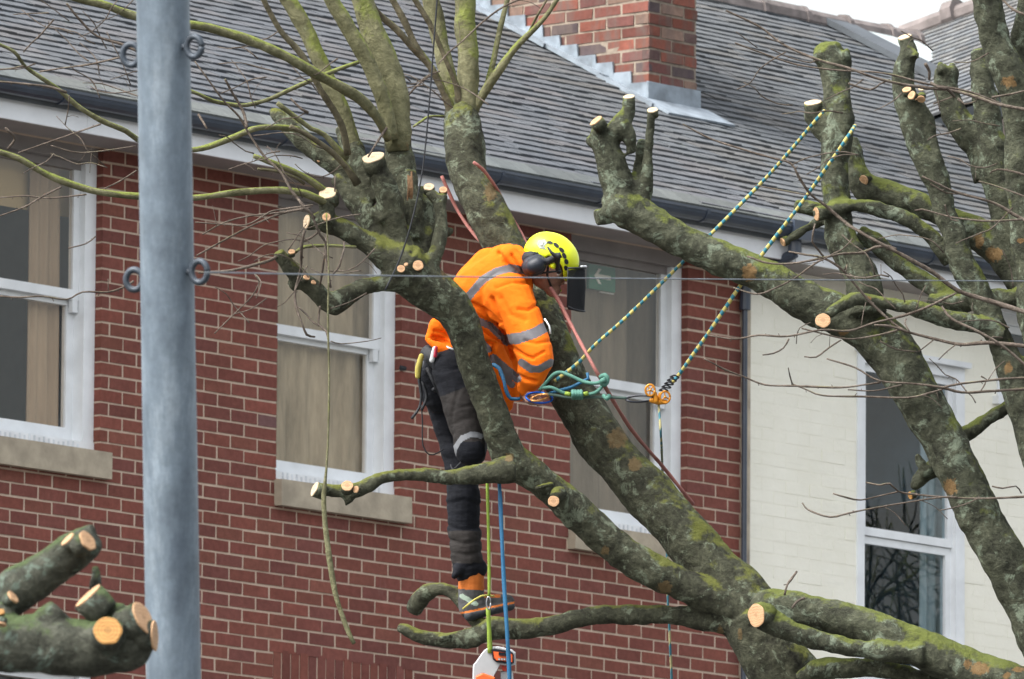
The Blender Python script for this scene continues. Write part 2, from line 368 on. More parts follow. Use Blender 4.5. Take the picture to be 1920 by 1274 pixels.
for i in range(nrow):
    zlo = zrow0+i*CH; zm = zlo+CH/2; k = round((zj-zlo)/CH)
    ph = sj+(0 if k % 2 == 1 else .1125)
    hs_ = [(o.s0, o.s1) for o in ops if o.z0 < zm < o.z1]+[(a, b) for a, b, c0, c1 in SOLD if c0 < zm < c1]
    st = ph-.225*math.ceil((ph-S_L)/.225)
    while st < PARTY:
        for (p, q) in cutbox(st+.0072, st+.2178, 0, 0, hs_):
            if q-p < .06 and any(abs(p-h[1]) < 1e-6 or abs(q-h[0]) < 1e-6 for h in hs_): continue
            for h in hs_:
                if 0 < h[0]-q < .072: q = h[0]
                if 0 < p-h[1] < .072: p = h[1]
            p = max(p, S_L); q = min(q, PARTY-.001)
            if q-p < .02: continue
            c = np.array(random.choice(BC))*random.uniform(.9, 1.1)
            if random.random() < .006: c = np.array((.13, .07, .068))*random.uniform(.8, 1.3)
            j = random.uniform(-.0015, .0015); pr = random.uniform(-.0012, .0012)
            mb.wbox(p+random.uniform(0, .002), q-random.uniform(0, .002), pr, .11, zlo+.007+j, zlo+CH-.0055+j, 0, c, .0012)
        st += .225
for (a, b, c0, c1) in SOLD:
    st = a
    while st < b-.03:
        c = np.array(random.choice(BC))*random.uniform(.82, 1.15)
        mb.wbox(st+.005, min(st+.07, b-.005), random.uniform(-.002, .002), .11, c0+.004, c1-.006, 0, c, .0012); st += .075
build('brick_wall', mb, [M_BRICK, M_MORTAR], house)
mb = MB(); mb.wbox(S_L, PARTY, .004, 8.6, 0, zrow0-.002, 0, (.19, .05, .045)); mb.wbox(S_L, PARTY, 2.1, 8.6, zrow0, SOFF_Z+.25, 0, (.19, .05, .045))
build('side_wall', mb, M_BRICK, house)

# timber windows of the brick house
def sash_window(o, parent, rail_dz, curtain=None, low=False):
    fr = MB(); hb = .085 if not low else .06
    s0, s1, z0, z1 = o.s0, o.s1, o.z0, o.z1
    zt = z1-hb
    fr.wbox(s0, s0+.03, .05, .17, z0, zt); fr.wbox(s1-.09, s1, .05, .17, z0, zt)        # box frame
    fr.wbox(s0, s1, .045, .18, z0-.004, z0+.05)                                        # timber sill
    wi = build('window', fr, M_WHITE, parent)
    h = MB(); h.wbox(s0, s1, .04, .19, zt+.002, z1); h.wbox(s0+.092, s1-.092, .085, .13, zt-.045, zt+.001); build('head_panel', h, M_HEAD_SHADE if not low else M_WHITE, wi)  # holds the sash top rail too, coloured grey for shade under the eaves
    zr = z0+rail_dz; a, b = s0+.03, s1-.09
    u = MB(); n0, n1 = .09, .125                                                       # upper sash, outer
    u.wbox(a, a+.05, n0, n1, zr, zt); u.wbox(b-.05, b, n0, n1, zr, zt); u.wbox(a+.05, b-.05, n0, n1, zr, zr+.055)
    u.wbox(b-.048, b-.006, n0+.002, n1-.002, zr-.07, zr); u.wbox(a+.006, a+.048, n0+.002, n1-.002, zr-.07, zr)   # horns
    build('upper_sash', u, M_WHITE, wi)
    l = MB(); n0, n1 = .13, .165                                                       # lower sash, inner
    l.wbox(a, a+.055, n0, n1, z0+.05, zr+.02); l.wbox(b-.055, b, n0, n1, z0+.05, zr+.02); l.wbox(a+.055, b-.055, n0, n1, z0+.05, z0+.13); l.wbox(a+.055, b-.055, n0, n1, zr-.03, zr+.02)
    build('lower_sash', l, M_WHITE, wi)
    g = MB(); g.wbox(a+.05, b-.05, .105, .109, zr+.055, zt-.02); g.wbox(a+.055, b-.055, .145, .149, z0+.13, zr-.03); build('pane', g, M_GLASS, wi)
    r = MB(); r.wbox(s0-.3, s0-.25, .23, 1.9, z0-.6, z1+.1); r.wbox(s1+.9, s1+.95, .23, 1.9, z0-.6, z1+.1); r.wbox(s0-.3, s1+.95, 1.9, 1.95, z0-.6, z1+.1); r.wbox(s0-.3, s1+.95, .23, 1.95, z0-.65, z0-.6); r.wbox(s0-.3, s1+.95, .23, 1.95, z1+.1, z1+.15)
    build('room_lining', r, M_ROOM, wi)
    st = MB(); st.wbox(s0-.015, s1+.045, -.055, .12, z0-.155, z0-.006, jit=.003); build('sill', st, M_STONE, wi)
    return wi
rdz1 = wpx(0, 530, .1)[1]-zc; print('rail', rdz1, wpx(520, 617, .1)[1]-zc, wpx(1215, 735, .1)[1]-zc)
wins = [sash_window(w1, house, rdz1-.03), sash_window(w2, house, rdz1-.03), sash_window(w3, house, rdz1-.03)]
for o, wi in zip((w1, w2, w3), wins):
    e = MB()                                                                          # flaking paint teeth under the bottom rail
    e.wbox(o.s0+.06, o.s1-.02, .040, .0445, o.z0-.002, o.z0+.004)
    for k in range(22):
        a = o.s0+.1+k*(WW-.2)/22; e.wbox(a, a+.012, .041, .0445, o.z0+.004, o.z0+.03+random.random()*.02)
    build('sill_drips', e, plain('worn_paint', (.58, .62, .66), .6) if o is w1 else bpy.data.materials['worn_paint'], wi)
for o in lows: sash_window(o, house, .9, low=True)

# curtains and blinds hang inside: things of their own
def drape(name, label, cat, s0, s1, n, z0, z1, mat, amp=.02, waves=6):
    mb = MB(); k = max(8, waves*8); V = []; 
    for zz in (z0, (z0+z1)/2, z1):
        for i in range(k+1):
            t = i/k; V.append(W(s0+(s1-s0)*t, n+amp*sin(t*waves*2*pi)+amp*.5*sin(t*waves*5.1+zz), zz))
    f = [(r*(k+1)+i, r*(k+1)+i+1, (r+1)*(k+1)+i+1, (r+1)*(k+1)+i) for r in range(2) for i in range(k)]
    V2 = [p+B*.006 for p in V]; nn = len(V); f += [tuple(i+nn for i in q[::-1]) for q in f]
    mb.add(V+V2, f); o = build(name, mb, mat, None, True); return tag(o, label, cat)
drape('curtain', 'tan curtain hanging at the right of the leftmost brick house window', 'curtain', wpx(52, 700, .19)[0], wpx(112, 700, .19)[0], .20, zc+.02, SOFF_Z-.05, M_CURT1, .015, 3)
o = MB(); o.wbox(w1.s0, w1.s1+.1, .232, .242, wpx(40, 392, .23)[1], SOFF_Z+.05); tag(build('roller_blind', o, M_BLIND), 'sand coloured blind half drawn in the leftmost brick house window', 'blind')
drape('curtain', 'olive beige curtain filling the middle window above the cut branch', 'curtain', w2.s0-.1, w2.s1+.2, .20, zc-.1, SOFF_Z+.02, M_CURT2, .012, 7)
drape('curtain', 'dull brown curtain in the brick house window behind the climber and the exit sign', 'curtain', w3.s0-.1, w3.s1+.3, .31, zc-.1, SOFF_Z+.02, M_CURT3, .025, 6)
# exit sign
def sgn(x, y, n=.26): a = wpx(x, y, n); return a
a0 = sgn(1101, 492); a1 = sgn(1150, 548)
sg = thing('exit_sign', 'green sign with a white left-pointing arrow inside the window beside the climber', 'sign', W(a0[0], .26, a0[1]))
e = MB(); e.wbox(a0[0], a1[0], .245, .265, a1[1]-.005, a0[1]-.01); build('sign_plate', e, plain('sign_green', (.012, .19, .12), .4, .1, bmp=0), sg)
cx_, cz_ = (a0[0]+a1[0])/2, (a0[1]+a1[1])/2; e = MB()
def arr(pts, c=1): 
    V = [W(cx_+p[0], .241, cz_+p[1]) for p in pts]; V += [W(cx_+p[0], .2445, cz_+p[1]) for p in pts]; n = len(pts)
    e.add(V, [tuple(range(n)), tuple(range(2*n-1, n-1, -1))]+[(i, i+n, (i+1) % n+n, (i+1) % n) for i in range(n)])
arr([(-.075, 0), (-.035, .045), (-.012, .045), (-.04, .012), (.075, .012), (.075, -.012), (-.04, -.012), (-.012, -.045), (-.035, -.045)])
build('arrow', e, plain('sign_white', (.8, .85, .83), .4, .05, bmp=0), sg)
e = MB(); a2 = wpx(1124, 546, .235); a3 = wpx(1149, 551, .235); e.wbox(a2[0], a3[0], .225, .238, a3[1]-.006, a2[1]-.004); build('label_strip', e, M_WHITE, sg)

# eaves: soffit, fascia, gutter
z_ft = wpx(0, 184, SOFF_N)[1]; print('fascia h', z_ft-zf)
def eaves(parent, a, b, white=True):
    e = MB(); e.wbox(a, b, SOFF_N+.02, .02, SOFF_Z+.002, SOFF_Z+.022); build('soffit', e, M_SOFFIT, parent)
    e = MB(); x = a
    while x < b: y = min(x+2.4, b); e.wbox(x+.002, y, SOFF_N, SOFF_N+.02, zf-.004, z_ft+.10); x = y
    build('fascia', e, M_FASCIA, parent)
    g = MB(); zc_ = z_ft+.075; r = .058; nc = SOFF_N-.066; seg = 9
    prof = [(nc+r*cos(t), zc_+r*sin(t)*1.05) for t in np.linspace(pi, 2*pi, seg)]+[(nc+(r-.006)*cos(t), zc_+(r-.006)*sin(t)*1.05) for t in np.linspace(2*pi, pi, seg)]
    k = len(prof); V = [W(s, p[0], p[1]) for s in (a, b) for p in prof]
    g.add(V, [(i, (i+1) % k, (i+1) % k+k, i+k) for i in range(k)]+[tuple(range(k-1, -1, -1)), tuple(range(k, 2*k))])
    g.wbox(a, b, nc-r-.003, nc-r+.008, zc_-.004, zc_+.012)
    build('gutter', g, M_GUTTER, parent, False)
    x = a+.25
    while x < b:
        u = MB(); rr = r+.006; pr = [(nc+rr*cos(t), zc_+rr*sin(t)*1.05) for t in np.linspace(pi*.97, 2*pi, seg)]; pr += [(nc+rr*.5*cos(t), zc_+.02+rr*.5*sin(t)) for t in np.linspace(2*pi, pi, seg)]
        kk = len(pr); V = [W(s, p[0], p[1]) for s in (x, x+.03) for p in pr]; u.add(V, [(i, (i+1) % kk, (i+1) % kk+kk, i+kk) for i in range(kk)]+[tuple(range(kk-1, -1, -1)), tuple(range(kk, 2*kk))])
        build('gutter_bracket', u, M_GUTTER, parent); x += .92
E_L, E_P, E_R = S_L-.3, PARTY+.12, S_R+.3
eaves(house, E_L, E_P); eaves(cream, E_P+.01, E_R)
# gutter outlet and downpipe at the party line
g = MB(); nc = SOFF_N-.066; sx = wpx(1490, 455, nc)[0]; zz = z_ft+.03
for (p, q, r) in [((sx, nc, zz+.02), (sx, nc, zz-.10), .042), ((sx, nc, zz-.10), (sx-.06, -.05, zz-.26), .034), ((sx-.06, -.05, zz-.26), (PARTY-.02, -.045, zz-.42), .034)]:
    sweep(g, [W(*p), W(*q)], [r, r], 12, .05)
g.wbox(sx-.09, sx+.09, nc-.075, nc+.06, zz-.03, zz+.085)
sweep(g, [W(PARTY-.02, -.045, zz-.42), W(PARTY-.02, -.045, .1)], [.017, .017], 12, .4)
for k in range(5): g.wbox(PARTY-.05, PARTY+.015, -.069, -.001, 1+k*1.9, 1.02+k*1.9)
build('downpipe', g, M_GUTTER, house)
g = MB(); g.wbox(PARTY+.004, PARTY+.075, -.012, .05, 0, SOFF_Z); build('corner_strip', g, plain('weathered_render', (.42, .36, .28), .9, .35, 5, bmp=.4), cream)

# roofs ---------------------------------------------------------------
PIT = radians(27.6); N_E = SOFF_N-.09; Z_E = z_ft+.10
def roofP(s, v, h=0): return W(s, N_E+v*cos(PIT)-h*sin(PIT), Z_E+v*sin(PIT)+h*cos(PIT))
RN = -B*sin(PIT)+Z*cos(PIT)
def rpx(x, y):
    v = ray(x, y); P0 = W(0, N_E, Z_E); t = np.dot(P0-CAM, RN)/np.dot(v, RN); P = CAM+v*t
    return float(np.dot(P-O, D)), float(np.dot(P-W(0, N_E, Z_E), B*cos(PIT)+Z*sin(PIT)))
VR = rpx(1310, -2)[1]; S_RE = rpx(1700, 74)[0]; print('ridge v', VR, 'ridge at 1540', rpx(1540, 45), 'S_RE', S_RE-PARTY, 'chimney', rpx(1214, 195), PARTY)
GA = .122
def tiles(parent, a, b, v0, v1, pal, fn=roofP, wave=.0055):
    mb = MB(); i = 0; v = v0
    mb.hexa([fn(a, v0, -.12), fn(b, v0, -.12), fn(b, v1, -.12), fn(a, v1, -.12), fn(a, v0, -.02), fn(b, v0, -.02), fn(b, v1, -.02), fn(a, v1, -.02)], 1)
    while v < v1:
        s = a-(.0825 if i % 2 else 0)
        while s < b:
            p, q = max(s+.001, a), min(s+.163, b); s += .165
            if q-p < .02: continue
            dz = wave*(mn.noise(Vector((p*.9, v*1.3, 0)))*2.2+mn.noise(Vector((p*4, v*3, 5)))*1.2); j = random.uniform(-.003, .003); lift = random.uniform(-.0012, .0016); c = np.array(pal[int((mn.noise(Vector((p*1.3, i*7.7, 3)))+1)*2.499)])*random.uniform(.9, 1.1)
            sag = dz*1.2; v2 = min(v+.19, v1+.02); k1 = random.uniform(-.002, .002)
            V = [fn(p, v+j, sag+.006+lift), fn(q, v+j+k1, sag+.006+lift), fn(q, v2, sag-.008), fn(p, v2, sag-.008), fn(p, v+j, sag+.020+lift), fn(q, v+j+k1, sag+.020+lift), fn(q, v2, sag+.004), fn(p, v2, sag+.004)]
            mb.hexa(V, 0, c)
        v += GA; i += 1
    return build('roof', mb, [M_TILE, M_LEADD], parent)
PAL = [(.088, .094, .105), (.095, .099, .108), (.085, .092, .102), (.096, .096, .101), (.102, .106, .112)]
rf1 = tiles(house, E_L, E_P, 0, VR, PAL)
PAL2 = [(.094, .10, .107), (.10, .104, .108), (.09, .097, .104), (.101, .101, .10), (.11, .113, .114)]
rf2 = tiles(cream, E_P+.012, S_RE, 0, VR, PAL2)
# lead-grey drip edge along the first course
for par, a, b in ((house, E_L, E_P), (cream, E_P+.012, S_RE)):
    e = MB(); x = a
    while x < b:
        y = min(x+.165, b); e.hexa([roofP(x+.001, -.03, .0), roofP(y-.001, -.03, .0), roofP(y-.001, .11, .018), roofP(x+.001, .11, .018), roofP(x+.001, -.03, .016), roofP(y-.001, -.03, .016), roofP(y-.001, .11, .03), roofP(x+.001, .11, .03)], 0, np.array((.115, .125, .122))*random.uniform(.75, 1.15)); x += .165
    build('eaves_course', e, M_TILE, par)
for par, a, b in ((house, E_L, E_P), (cream, E_P+.012, S_RE)):
    e = MB(); x = a; 
    while x < b:
        y = min(x+.45, b); sweep(e, [roofP(x, VR, .0), roofP(y-.006, VR, .0)], [.085+random.uniform(-.006, .006)]*2, 10, .4, wob=.1); sweep(e, [roofP(y-.04, VR, .0), roofP(y, VR, .0)], [.097]*2, 10, .4); x += .45
    build('ridge_tile', e, M_RIDGE, par)
e = MB(); e.hexa([roofP(E_L, VR, -.1), roofP(S_RE, VR, -.1), W(S_RE, 9.5, Z_E), W(E_L, 9.5, Z_E), roofP(E_L, VR, -.02), roofP(S_RE, VR, -.02), W(S_RE, 9.5, Z_E+.1), W(E_L, 9.5, Z_E+.1)], 0, (.16, .16, .17)); build('rear_roof', e, M_TILE, cream)

# lead valley between the cream roof and the wing beyond
k0 = rpx(1541, 47); k1 = rpx(1683, 116)
e = MB(); vt, vb = VR-.04, k1[1]-.45; so_ = k0[0]
def slab(mb, a, b, c, d, h0, h1, m=0): mb.hexa([roofP(*a, h0), roofP(*b, h0), roofP(*c, h0), roofP(*d, h0), roofP(*a, h1), roofP(*b, h1), roofP(*c, h1), roofP(*d, h1)], m)
slab(e, (so_, vb), (so_+.38, vb), (so_+.26, vt), (so_-.02, vt), .02, .06); build('valley_upstand', e, M_LEADD, cream)
e = MB(); slab(e, (so_+.40, vb+.45), (so_+.9, vb+.75), (so_+.95, vt), (so_+.29, vt), .02, .035); build('lead_flat', e, M_LEADL, cream)

# chimney -------------------------------------------------------------
cs, cv = rpx(1216, 196); c_s1 = cs+.46; n_c = N_E+cv*cos(PIT); z_c = Z_E+cv*sin(PIT)
print('chimney s', cs-PARTY, 'n', n_c)
mb = MB(); topz = z_c+2.6; dn = 1.75
mb.wbox(cs+REC, c_s1-REC, n_c+REC, n_c+dn-REC, z_c-.3, topz, 1)
CC = [(.15, .058, .046), (.19, .068, .048), (.125, .056, .05), (.20, .078, .055), (.10, .062, .058), (.20, .135, .105), (.135, .058, .05), (.075, .058, .062), (.17, .065, .05)]
i = 0; zz = z_c-.25
while zz < topz:
    off = 0 if i % 2 else .1075
    for (lo, hi, side) in ((n_c, n_c+dn, 'L'), (cs, c_s1, 'F'), (cs, c_s1, 'K')):
        x = lo-(off if side == 'L' else (.1125-off))
        while x < hi:
            p, q = max(x+.007, lo), min(x+.216, hi); x += .225
            if q-p < .03: continue
            c = np.array(random.choice(CC))*random.uniform(.8, 1.25); j = .003
            if side == 'L': mb.wbox(cs+random.uniform(-j, j), cs+.05, p, q, zz+.008, zz+CH-.008, 0, c, .003)
            elif side == 'F': mb.wbox(p, q, n_c-.001+random.uniform(-j, j), n_c+.05, zz+.008, zz+CH-.008, 0, c, .003)
            else: mb.wbox(p, q, n_c+dn-.05, n_c+dn, zz+.008, zz+CH-.008, 0, c, .003)
    zz += CH; i += 1
M_SOOT = mat_brick(.75, .46, (.11, .085, .075)); M_SOOT.name = 'chimney_brick'; M_MORT2 = plain('old_mortar', (.23, .19, .15), .95, .3, 20, bmp=.5)
chn = build('chimney', mb, [M_SOOT, M_MORT2], cream)
# stepped lead flashing up the side, soaker strip on the tiles, apron in front
e = MB(); tp = math.tan(PIT); 
n = n_c; k = 0
while n < n_c+dn:
    step = CH/tp; zb = z_c+(n-n_c)*tp; a = .10+random.uniform(-.01, .015)
    e.hexa([W(cs-.012, n-.02, zb-.03), W(cs-.006, n-.02, zb-.03), W(cs-.006, n+step*1.05, zb+CH-.03), W(cs-.012, n+step*1.05, zb+CH-.03), W(cs-.014-random.random()*.014, n-.012, zb+a+.03), W(cs-.006, n-.012, zb+a+.03), W(cs-.006, n+step*.98, zb+a+.034), W(cs-.014-random.random()*.014, n+step*.98, zb+a+.034)])
    n += step; k += 1
V0 = cv-.12; V1 = cv+(dn/cos(PIT))+.1; v = V0
while v < V1:
    v2 = min(v+.5, V1); h = random.uniform(.022, .032); sk = random.uniform(-.015, .015)
    slab(e, (cs-.10+sk, v), (cs-.004, v), (cs-.004, v2), (cs-.10+sk, v2), h, h+.012); slab(e, (cs-.112+sk, v), (cs-.094+sk, v), (cs-.094+sk, v2), (cs-.112+sk, v2), h-.006, h+.018); v = v2 if v2 >= V1 else v2-.01
e.wbox(cs-.02, c_s1+.02, n_c-.015, n_c-.005, z_c-.02, z_c+.14, jit=.004); slab(e, (cs-.10, cv-.26), (c_s1+.08, cv-.26), (c_s1+.08, cv+.0), (cs-.10, cv+.0), .024, .038)
build('flashing', e, M_LEAD, chn)

# cream wall with its windows
def W4win():
    o = Win(); o.s0 = wpx(1605, 900)[0]; o.s1 = wpx(1806, 900)[0]; o.z1 = wpx(1612, 659)[1]; o.z0 = o.z1-1.97; return o
w4 = W4win(); w5 = Win(); w5.s0 = wpx(1868, 700)[0]; w5.s1 = w5.s0+.62; w5.z0 = wpx(1875, 745)[1]; w5.z1 = wpx(1880, 588)[1]
print('w4', w4.s1-w4.s0, w4.z0, 'w5', w5.z0, w5.z1)
w4.rail = wpx(1608, 1000)[1]; w4b = Win(); w4b.s0, w4b.s1, w4b.z1, w4b.z0 = w4.s0, w4.s1, w4.z0-.9, w4.z0-2.6; w4b.rail = w4b.z0+.9
mb = MB(); wall_core(mb, PARTY+.076, S_R, 0, SOFF_Z+.25, [w4, w4b, w5], 0, .22, 0, 0)
mb.wbox(PARTY, S_R, 2.1, 8.6, 0, SOFF_Z+.25, 0)
cw = build('painted_wall', mb, M_CREAM, cream)
mb = MB(); zz = 4.0                                                   # the brick pattern shows faintly through the paint
z = zz; i = 0
hol = [(o.s0, o.s1, o.z0, o.z1) for o in (w4, w4b, w5)]
while z < SOFF_Z-.01:
    s = PARTY+.08+(0 if i % 2 else .1125)-.225; zm = z+CH/2
    while s < S_R:
        for (p, q) in cutbox(s+.004, s+.221, 0, 0, [(h[0], h[1]) for h in hol if h[2] < zm < h[3]]):
            p = max(p, PARTY+.078); q = min(q, S_R)
            if q-p > .02: d = random.uniform(.0008, .0018)*(2.4 if random.random() < .07 else 1); mb.wbox(p, q, -d, .004, z+.003, z+CH-.003, 0, None, .0008)
        s += .225
    z += CH; i += 1
build('painted_bricks', mb, M_CREAM, cream)
def upvc(o, parent, rail=None, gl=None):
    f = MB(); s0, s1, z0, z1 = o.s0, o.s1, o.z0, o.z1
    for (a, b, c, d) in ((s0, s0+.07, z0, z1), (s1-.085, s1, z0, z1), (s0+.07, s1-.085, z1-.065, z1), (s0+.07, s1-.085, z0, z0+.06)): f.wbox(a, b, -.012, .07, c, d)
    f.wbox(s0-.02, s1+.02, -.05, .02, z1+.001, z1+.035)
    wi = build('window', f, M_WHITE, parent)
    i0, i1 = s0+.07, s1-.085; q = MB()
    def sash(mbb, c, d, n0):
        mbb.wbox(i0, i0+.04, n0, n0+.04, c, d); mbb.wbox(i1-.05, i1, n0, n0+.04, c, d); mbb.wbox(i0+.04, i1-.05, n0, n0+.04, d-.045, d); mbb.wbox(i0+.04, i1-.05, n0, n0+.04, c, c+.05)
    g = MB()
    if rail: sash(q, rail, z1-.066, .015); sash(q, z0+.061, rail-.004, .03); g.wbox(i0+.04, i1-.05, .035, .039, rail+.05, z1-.111); g.wbox(i0+.04, i1-.05, .05, .054, z0+.111, rail-.049)
    else: sash(q, z0+.061, z1-.066, .015); g.wbox(i0+.04, i1-.05, .035, .039, z0+.111, z1-.111)
    build('sash', q, M_WHITE, wi); build('pane', g, M_GLASSD, wi)
    t = MB(); t.wbox(s0-.04, s1+.04, -.05, .02, z0-.05, z0-.001); build('sill', t, M_WHITE, wi)
    r = MB(); r.wbox(s0-.3, s1+.5, 1.9, 1.95, z0-.6, z1+.2); r.wbox(s0-.3, s0-.25, .23, 1.9, z0-.6, z1+.2); r.wbox(s1+.5, s1+.55, .23, 1.9, z0-.6, z1+.2); r.wbox(s0-.3, s1+.55, .23, 1.95, z0-.65, z0-.6); r.wbox(s0-.3, s1+.55, .23, 1.95, z1+.2, z1+.25)
    build('room_lining', r, M_ROOM, wi); return wi
upvc(w4, cream, w4.rail); upvc(w4b, cream, w4b.rail); upvc(w5, cream)
drape('curtain', 'grey net curtain drawn to the right side of the tall cream house window', 'curtain', wpx(1724, 900, .16)[0], w4.s1+.1, .16, w4.z0+.05, w4.z1+.1, M_CURT4, .015, 4)

# wing beyond: its roof rises towards the right
def P_at(x, y, d): return at(x, y, d)
nb = thing('gabled_house', 'house beyond with a pale grey tiled roof and clay ridge at the top right', 'house', W(S_R+1.5, 4, 0))
dd = 74
q00, q10, q01 = P_at(1640, 195, dd), P_at(2120, 20, dd-1.2), P_at(1697, 72, dd+2.4); q11 = q01+(q10-q00)*.85
nn_ = np.cross(q10-q00, q01-q00); nn_ /= np.linalg.norm(nn_); nn_ = nn_ if np.dot(nn_, CAM-q00) > 0 else -nn_
def wing(s, v, h=0): a = q00*(1-s)+q10*s; b_ = q01*(1-s)+q11*s; return a*(1-v)+b_*v+nn_*h
mb = MB(); rows = 15; cols = 24
mb.hexa([wing(0, -.6, -.15), wing(1, -.6, -.15), wing(1, 1, -.15), wing(0, 1, -.15), wing(0, -.6, -.02), wing(1, -.6, -.02), wing(1, 1, -.02), wing(0, 1, -.02)], 1)
for i in range(-9, rows):
    for j in range(cols):
        p, q = (j+(.5 if i % 2 else 0))/cols, (j+.97+(.5 if i % 2 else 0))/cols; v = i/rows; v2 = min(v+1.6/rows, 1.0); c = np.array(random.choice(PAL2))*random.uniform(1.1, 1.5); l = random.uniform(0, .004)
        mb.hexa([wing(p, v, .004+l), wing(q, v, .004+l), wing(q, v2, -.008), wing(p, v2, -.008), wing(p, v, .022+l), wing(q, v, .022+l), wing(q, v2, .004), wing(p, v2, .004)], 0, c)
build('roof', mb, [M_TILE, M_LEADD], nb)
e = MB()
for j in range(12):
    a, b = wing(j/12, 1, .01), wing((j+1)/12, 1, .01); sweep(e, [a, b], [.085, .085], 10, .3, wob=.12)
sweep(e, [wing(.22, 1.0, .02), wing(.27, 1.0, .02)], [.12, .12], 10, .1); build('ridge_tile', e, M_RIDGE, nb)
e = MB(); xx = [wing(0, -.6, -.15), wing(1, -.6, -.15), wing(1, 1, -.15), wing(0, 1, -.15)]
e.hexa([np.array([*p[:2], 0]) for p in xx]+[p-Z*.02 for p in xx], 0, (.08, .07, .065)); build('wall', e, M_BRICK, nb)
# ------------------------------------------------------------ trees
SC = lambda d: d/F            # metres per photograph pixel at distance d
def pts(L, d0, d1=None, dep=None):
    """(x, y, width) list measured on the photograph -> world points and radii, distance running d0..d1"""
    n = len(L); d1 = d0 if d1 is None else d1; P = []; r = []
    for i, q in enumerate(L):
        d = q[3] if len(q) > 3 else d0+(d1-d0)*i/max(1, n-1)
        P.append(at(q[0], q[1], d)); r.append(q[2]*.5*SC(d))
    return P, r
def kn(L, d, j=.05, k=1):
    """a shallow wander in depth so that a traced branch is not flat"""
    return [(x, y, w, d+j*sin(i*1.3+k)) for i, (x, y, w) in enumerate(L)]
class Tree:
    def __init__(s, name, label, base, group=None, mats=(None, None, None, None)):
        s.root = thing(name, label, 'tree', base, group); s.big = []; s.peels = []
        s.bark, s.shoot, s.shootb, s.twigm = mats
    def limb(s, L, d0, d1=None): s.big.append((L, d0, d1))
    def peel(s, x, y, rx, d=None, ry=None): s.peels.append((x, y, rx, ry or rx))
    def finish(s, voxel, name='trunk', step=.03, amp=.012):
        mb = MB()
        for L, d0, d1 in s.big: P, r = pts(L, d0, d1); sweep(mb, P, r, 16, step, wob=.16, freq=5)
        V, N, Fs = remesh(mb, voxel, 4)
        for i in range(len(V)):
            v = Vector(V[i]); h = amp*(mn.fractal(v*7, 1.0, 2.1, 4)*.55+.3*mn.noise(v*22)-.14*max(0, .16-abs(mn.noise(v*13)))/.16+.04); V[i] += N[i]*h
        # where the old bark has flaked off
        q = (V-CAM)@R; px = 960+F*q[:, 0]/-q[:, 2]; py = 637-F*q[:, 1]/-q[:, 2]; pe = np.zeros(len(V)); f = ((CAM-V)*N).sum(1) > 0
        for (x, y, rx, ry) in s.peels: dd_ = np.sqrt(((px-x)/rx)**2+((py-y)/ry)**2); pe = np.maximum(pe, np.where(f, np.clip(1.25-.75*dd_, 0, 1), 0))
        org = worldloc(s.root); me = mkmesh(name, V-org, Fs, s.bark, None, None, True, pe)
        s.trunk = put(name, me, s.root); return s.trunk
    def branch(s, L, d0, d1=None, mat=None, name='branch', seg=10, wob=.18, step=.03, freq=14):
        P, r = pts(L, d0, d1); mb = MB(); sweep(mb, P, r, seg, step, wob=wob, freq=freq)
        return build(name, mb, mat or s.shoot, s.root, True)
    def twig(s, L, w0, w1, d, mat=None, spurs=1.0, j=.04):
        n = len(L); k = random.random()*6
        Q = [(x, y, (w0+(w1-w0)*i/max(1, n-1))*random.uniform(.85, 1.15), d+j*sin(i*.9+k)) for i, (x, y) in enumerate(L)]
        P, r = pts(Q, d); mb = MB(); sweep(mb, P, r, 6, .025, wob=.25, freq=30)
        P2, r2 = catmull(P, r, .03)
        for i in range(2, len(P2)-1):                        # buds and short spurs
            if random.random() < .22*spurs:
                t = P2[i+1]-P2[i]; t /= np.linalg.norm(t)+1e-9; u = np.cross(t, [0, 1, 0])*random.choice((-1, 1)); l = random.uniform(.008, .02)+(random.uniform(.03, .12) if random.random() < .16 else 0)
                e = P2[i]+(u*.7+t*random.uniform(-.6, .8))*l; rr = max(.0009, r2[i]*.5); sweep(mb, [P2[i], (P2[i]+e)/2+np.array([0, 0, l*.1]), e], [rr, rr*.8, rr*.9], 5, .02)
        return build('twig', mb, mat or s.twigm, s.root, True)
    def cut(s, x, y, maj, mnr, ang, d, mat=None, flip=1, thick=.004):
        """sawn end: an oval of fresh wood; its tilt is what turns the round end into that oval"""
        a = radians(ang); u = R@np.array([cos(a), sin(a), 0]); v = R@np.array([-sin(a), cos(a), 0]); c = R@np.array([0, 0, 1.0])
        ct = min(1, mnr/maj); n_ = c*ct+v*sqrt(1-ct*ct)*flip; w_ = np.cross(n_, u); rr = maj*.5*SC(d); k = 26
        P = at(x, y, d); V = []
        for lay, sc in ((-thick, 1.0), (0, 1.0), (.0012, .9)):
            for i in range(k): t = 2*pi*i/k; q = rr*sc*(1+.11*mn.noise(Vector((cos(t)*1.5+x, sin(t)*1.5+y, 0)))); V.append(P+u*cos(t)*q+w_*sin(t)*q+n_*lay)
        f = [(l*k+i, l*k+(i+1) % k, (l+1)*k+(i+1) % k, (l+1)*k+i) for l in (0, 1) for i in range(k)]+[tuple(range(3*k-1, 2*k-1, -1))[::-1], tuple(range(k))[::-1]]
        if maj > 12:
            m2 = MB(); sweep(m2, [P-n_*.0035, P-n_*rr*.7, P-n_*rr*1.5], [rr*1.05, rr*1.07, rr*1.0], 14, .02, wob=.12, freq=30); build('stub_end', m2, s.bark, s.root, True)
        mb = MB(); mb.add(V, f); return build('cut_face', mb, mat or M_WOOD, s.root, False, P)

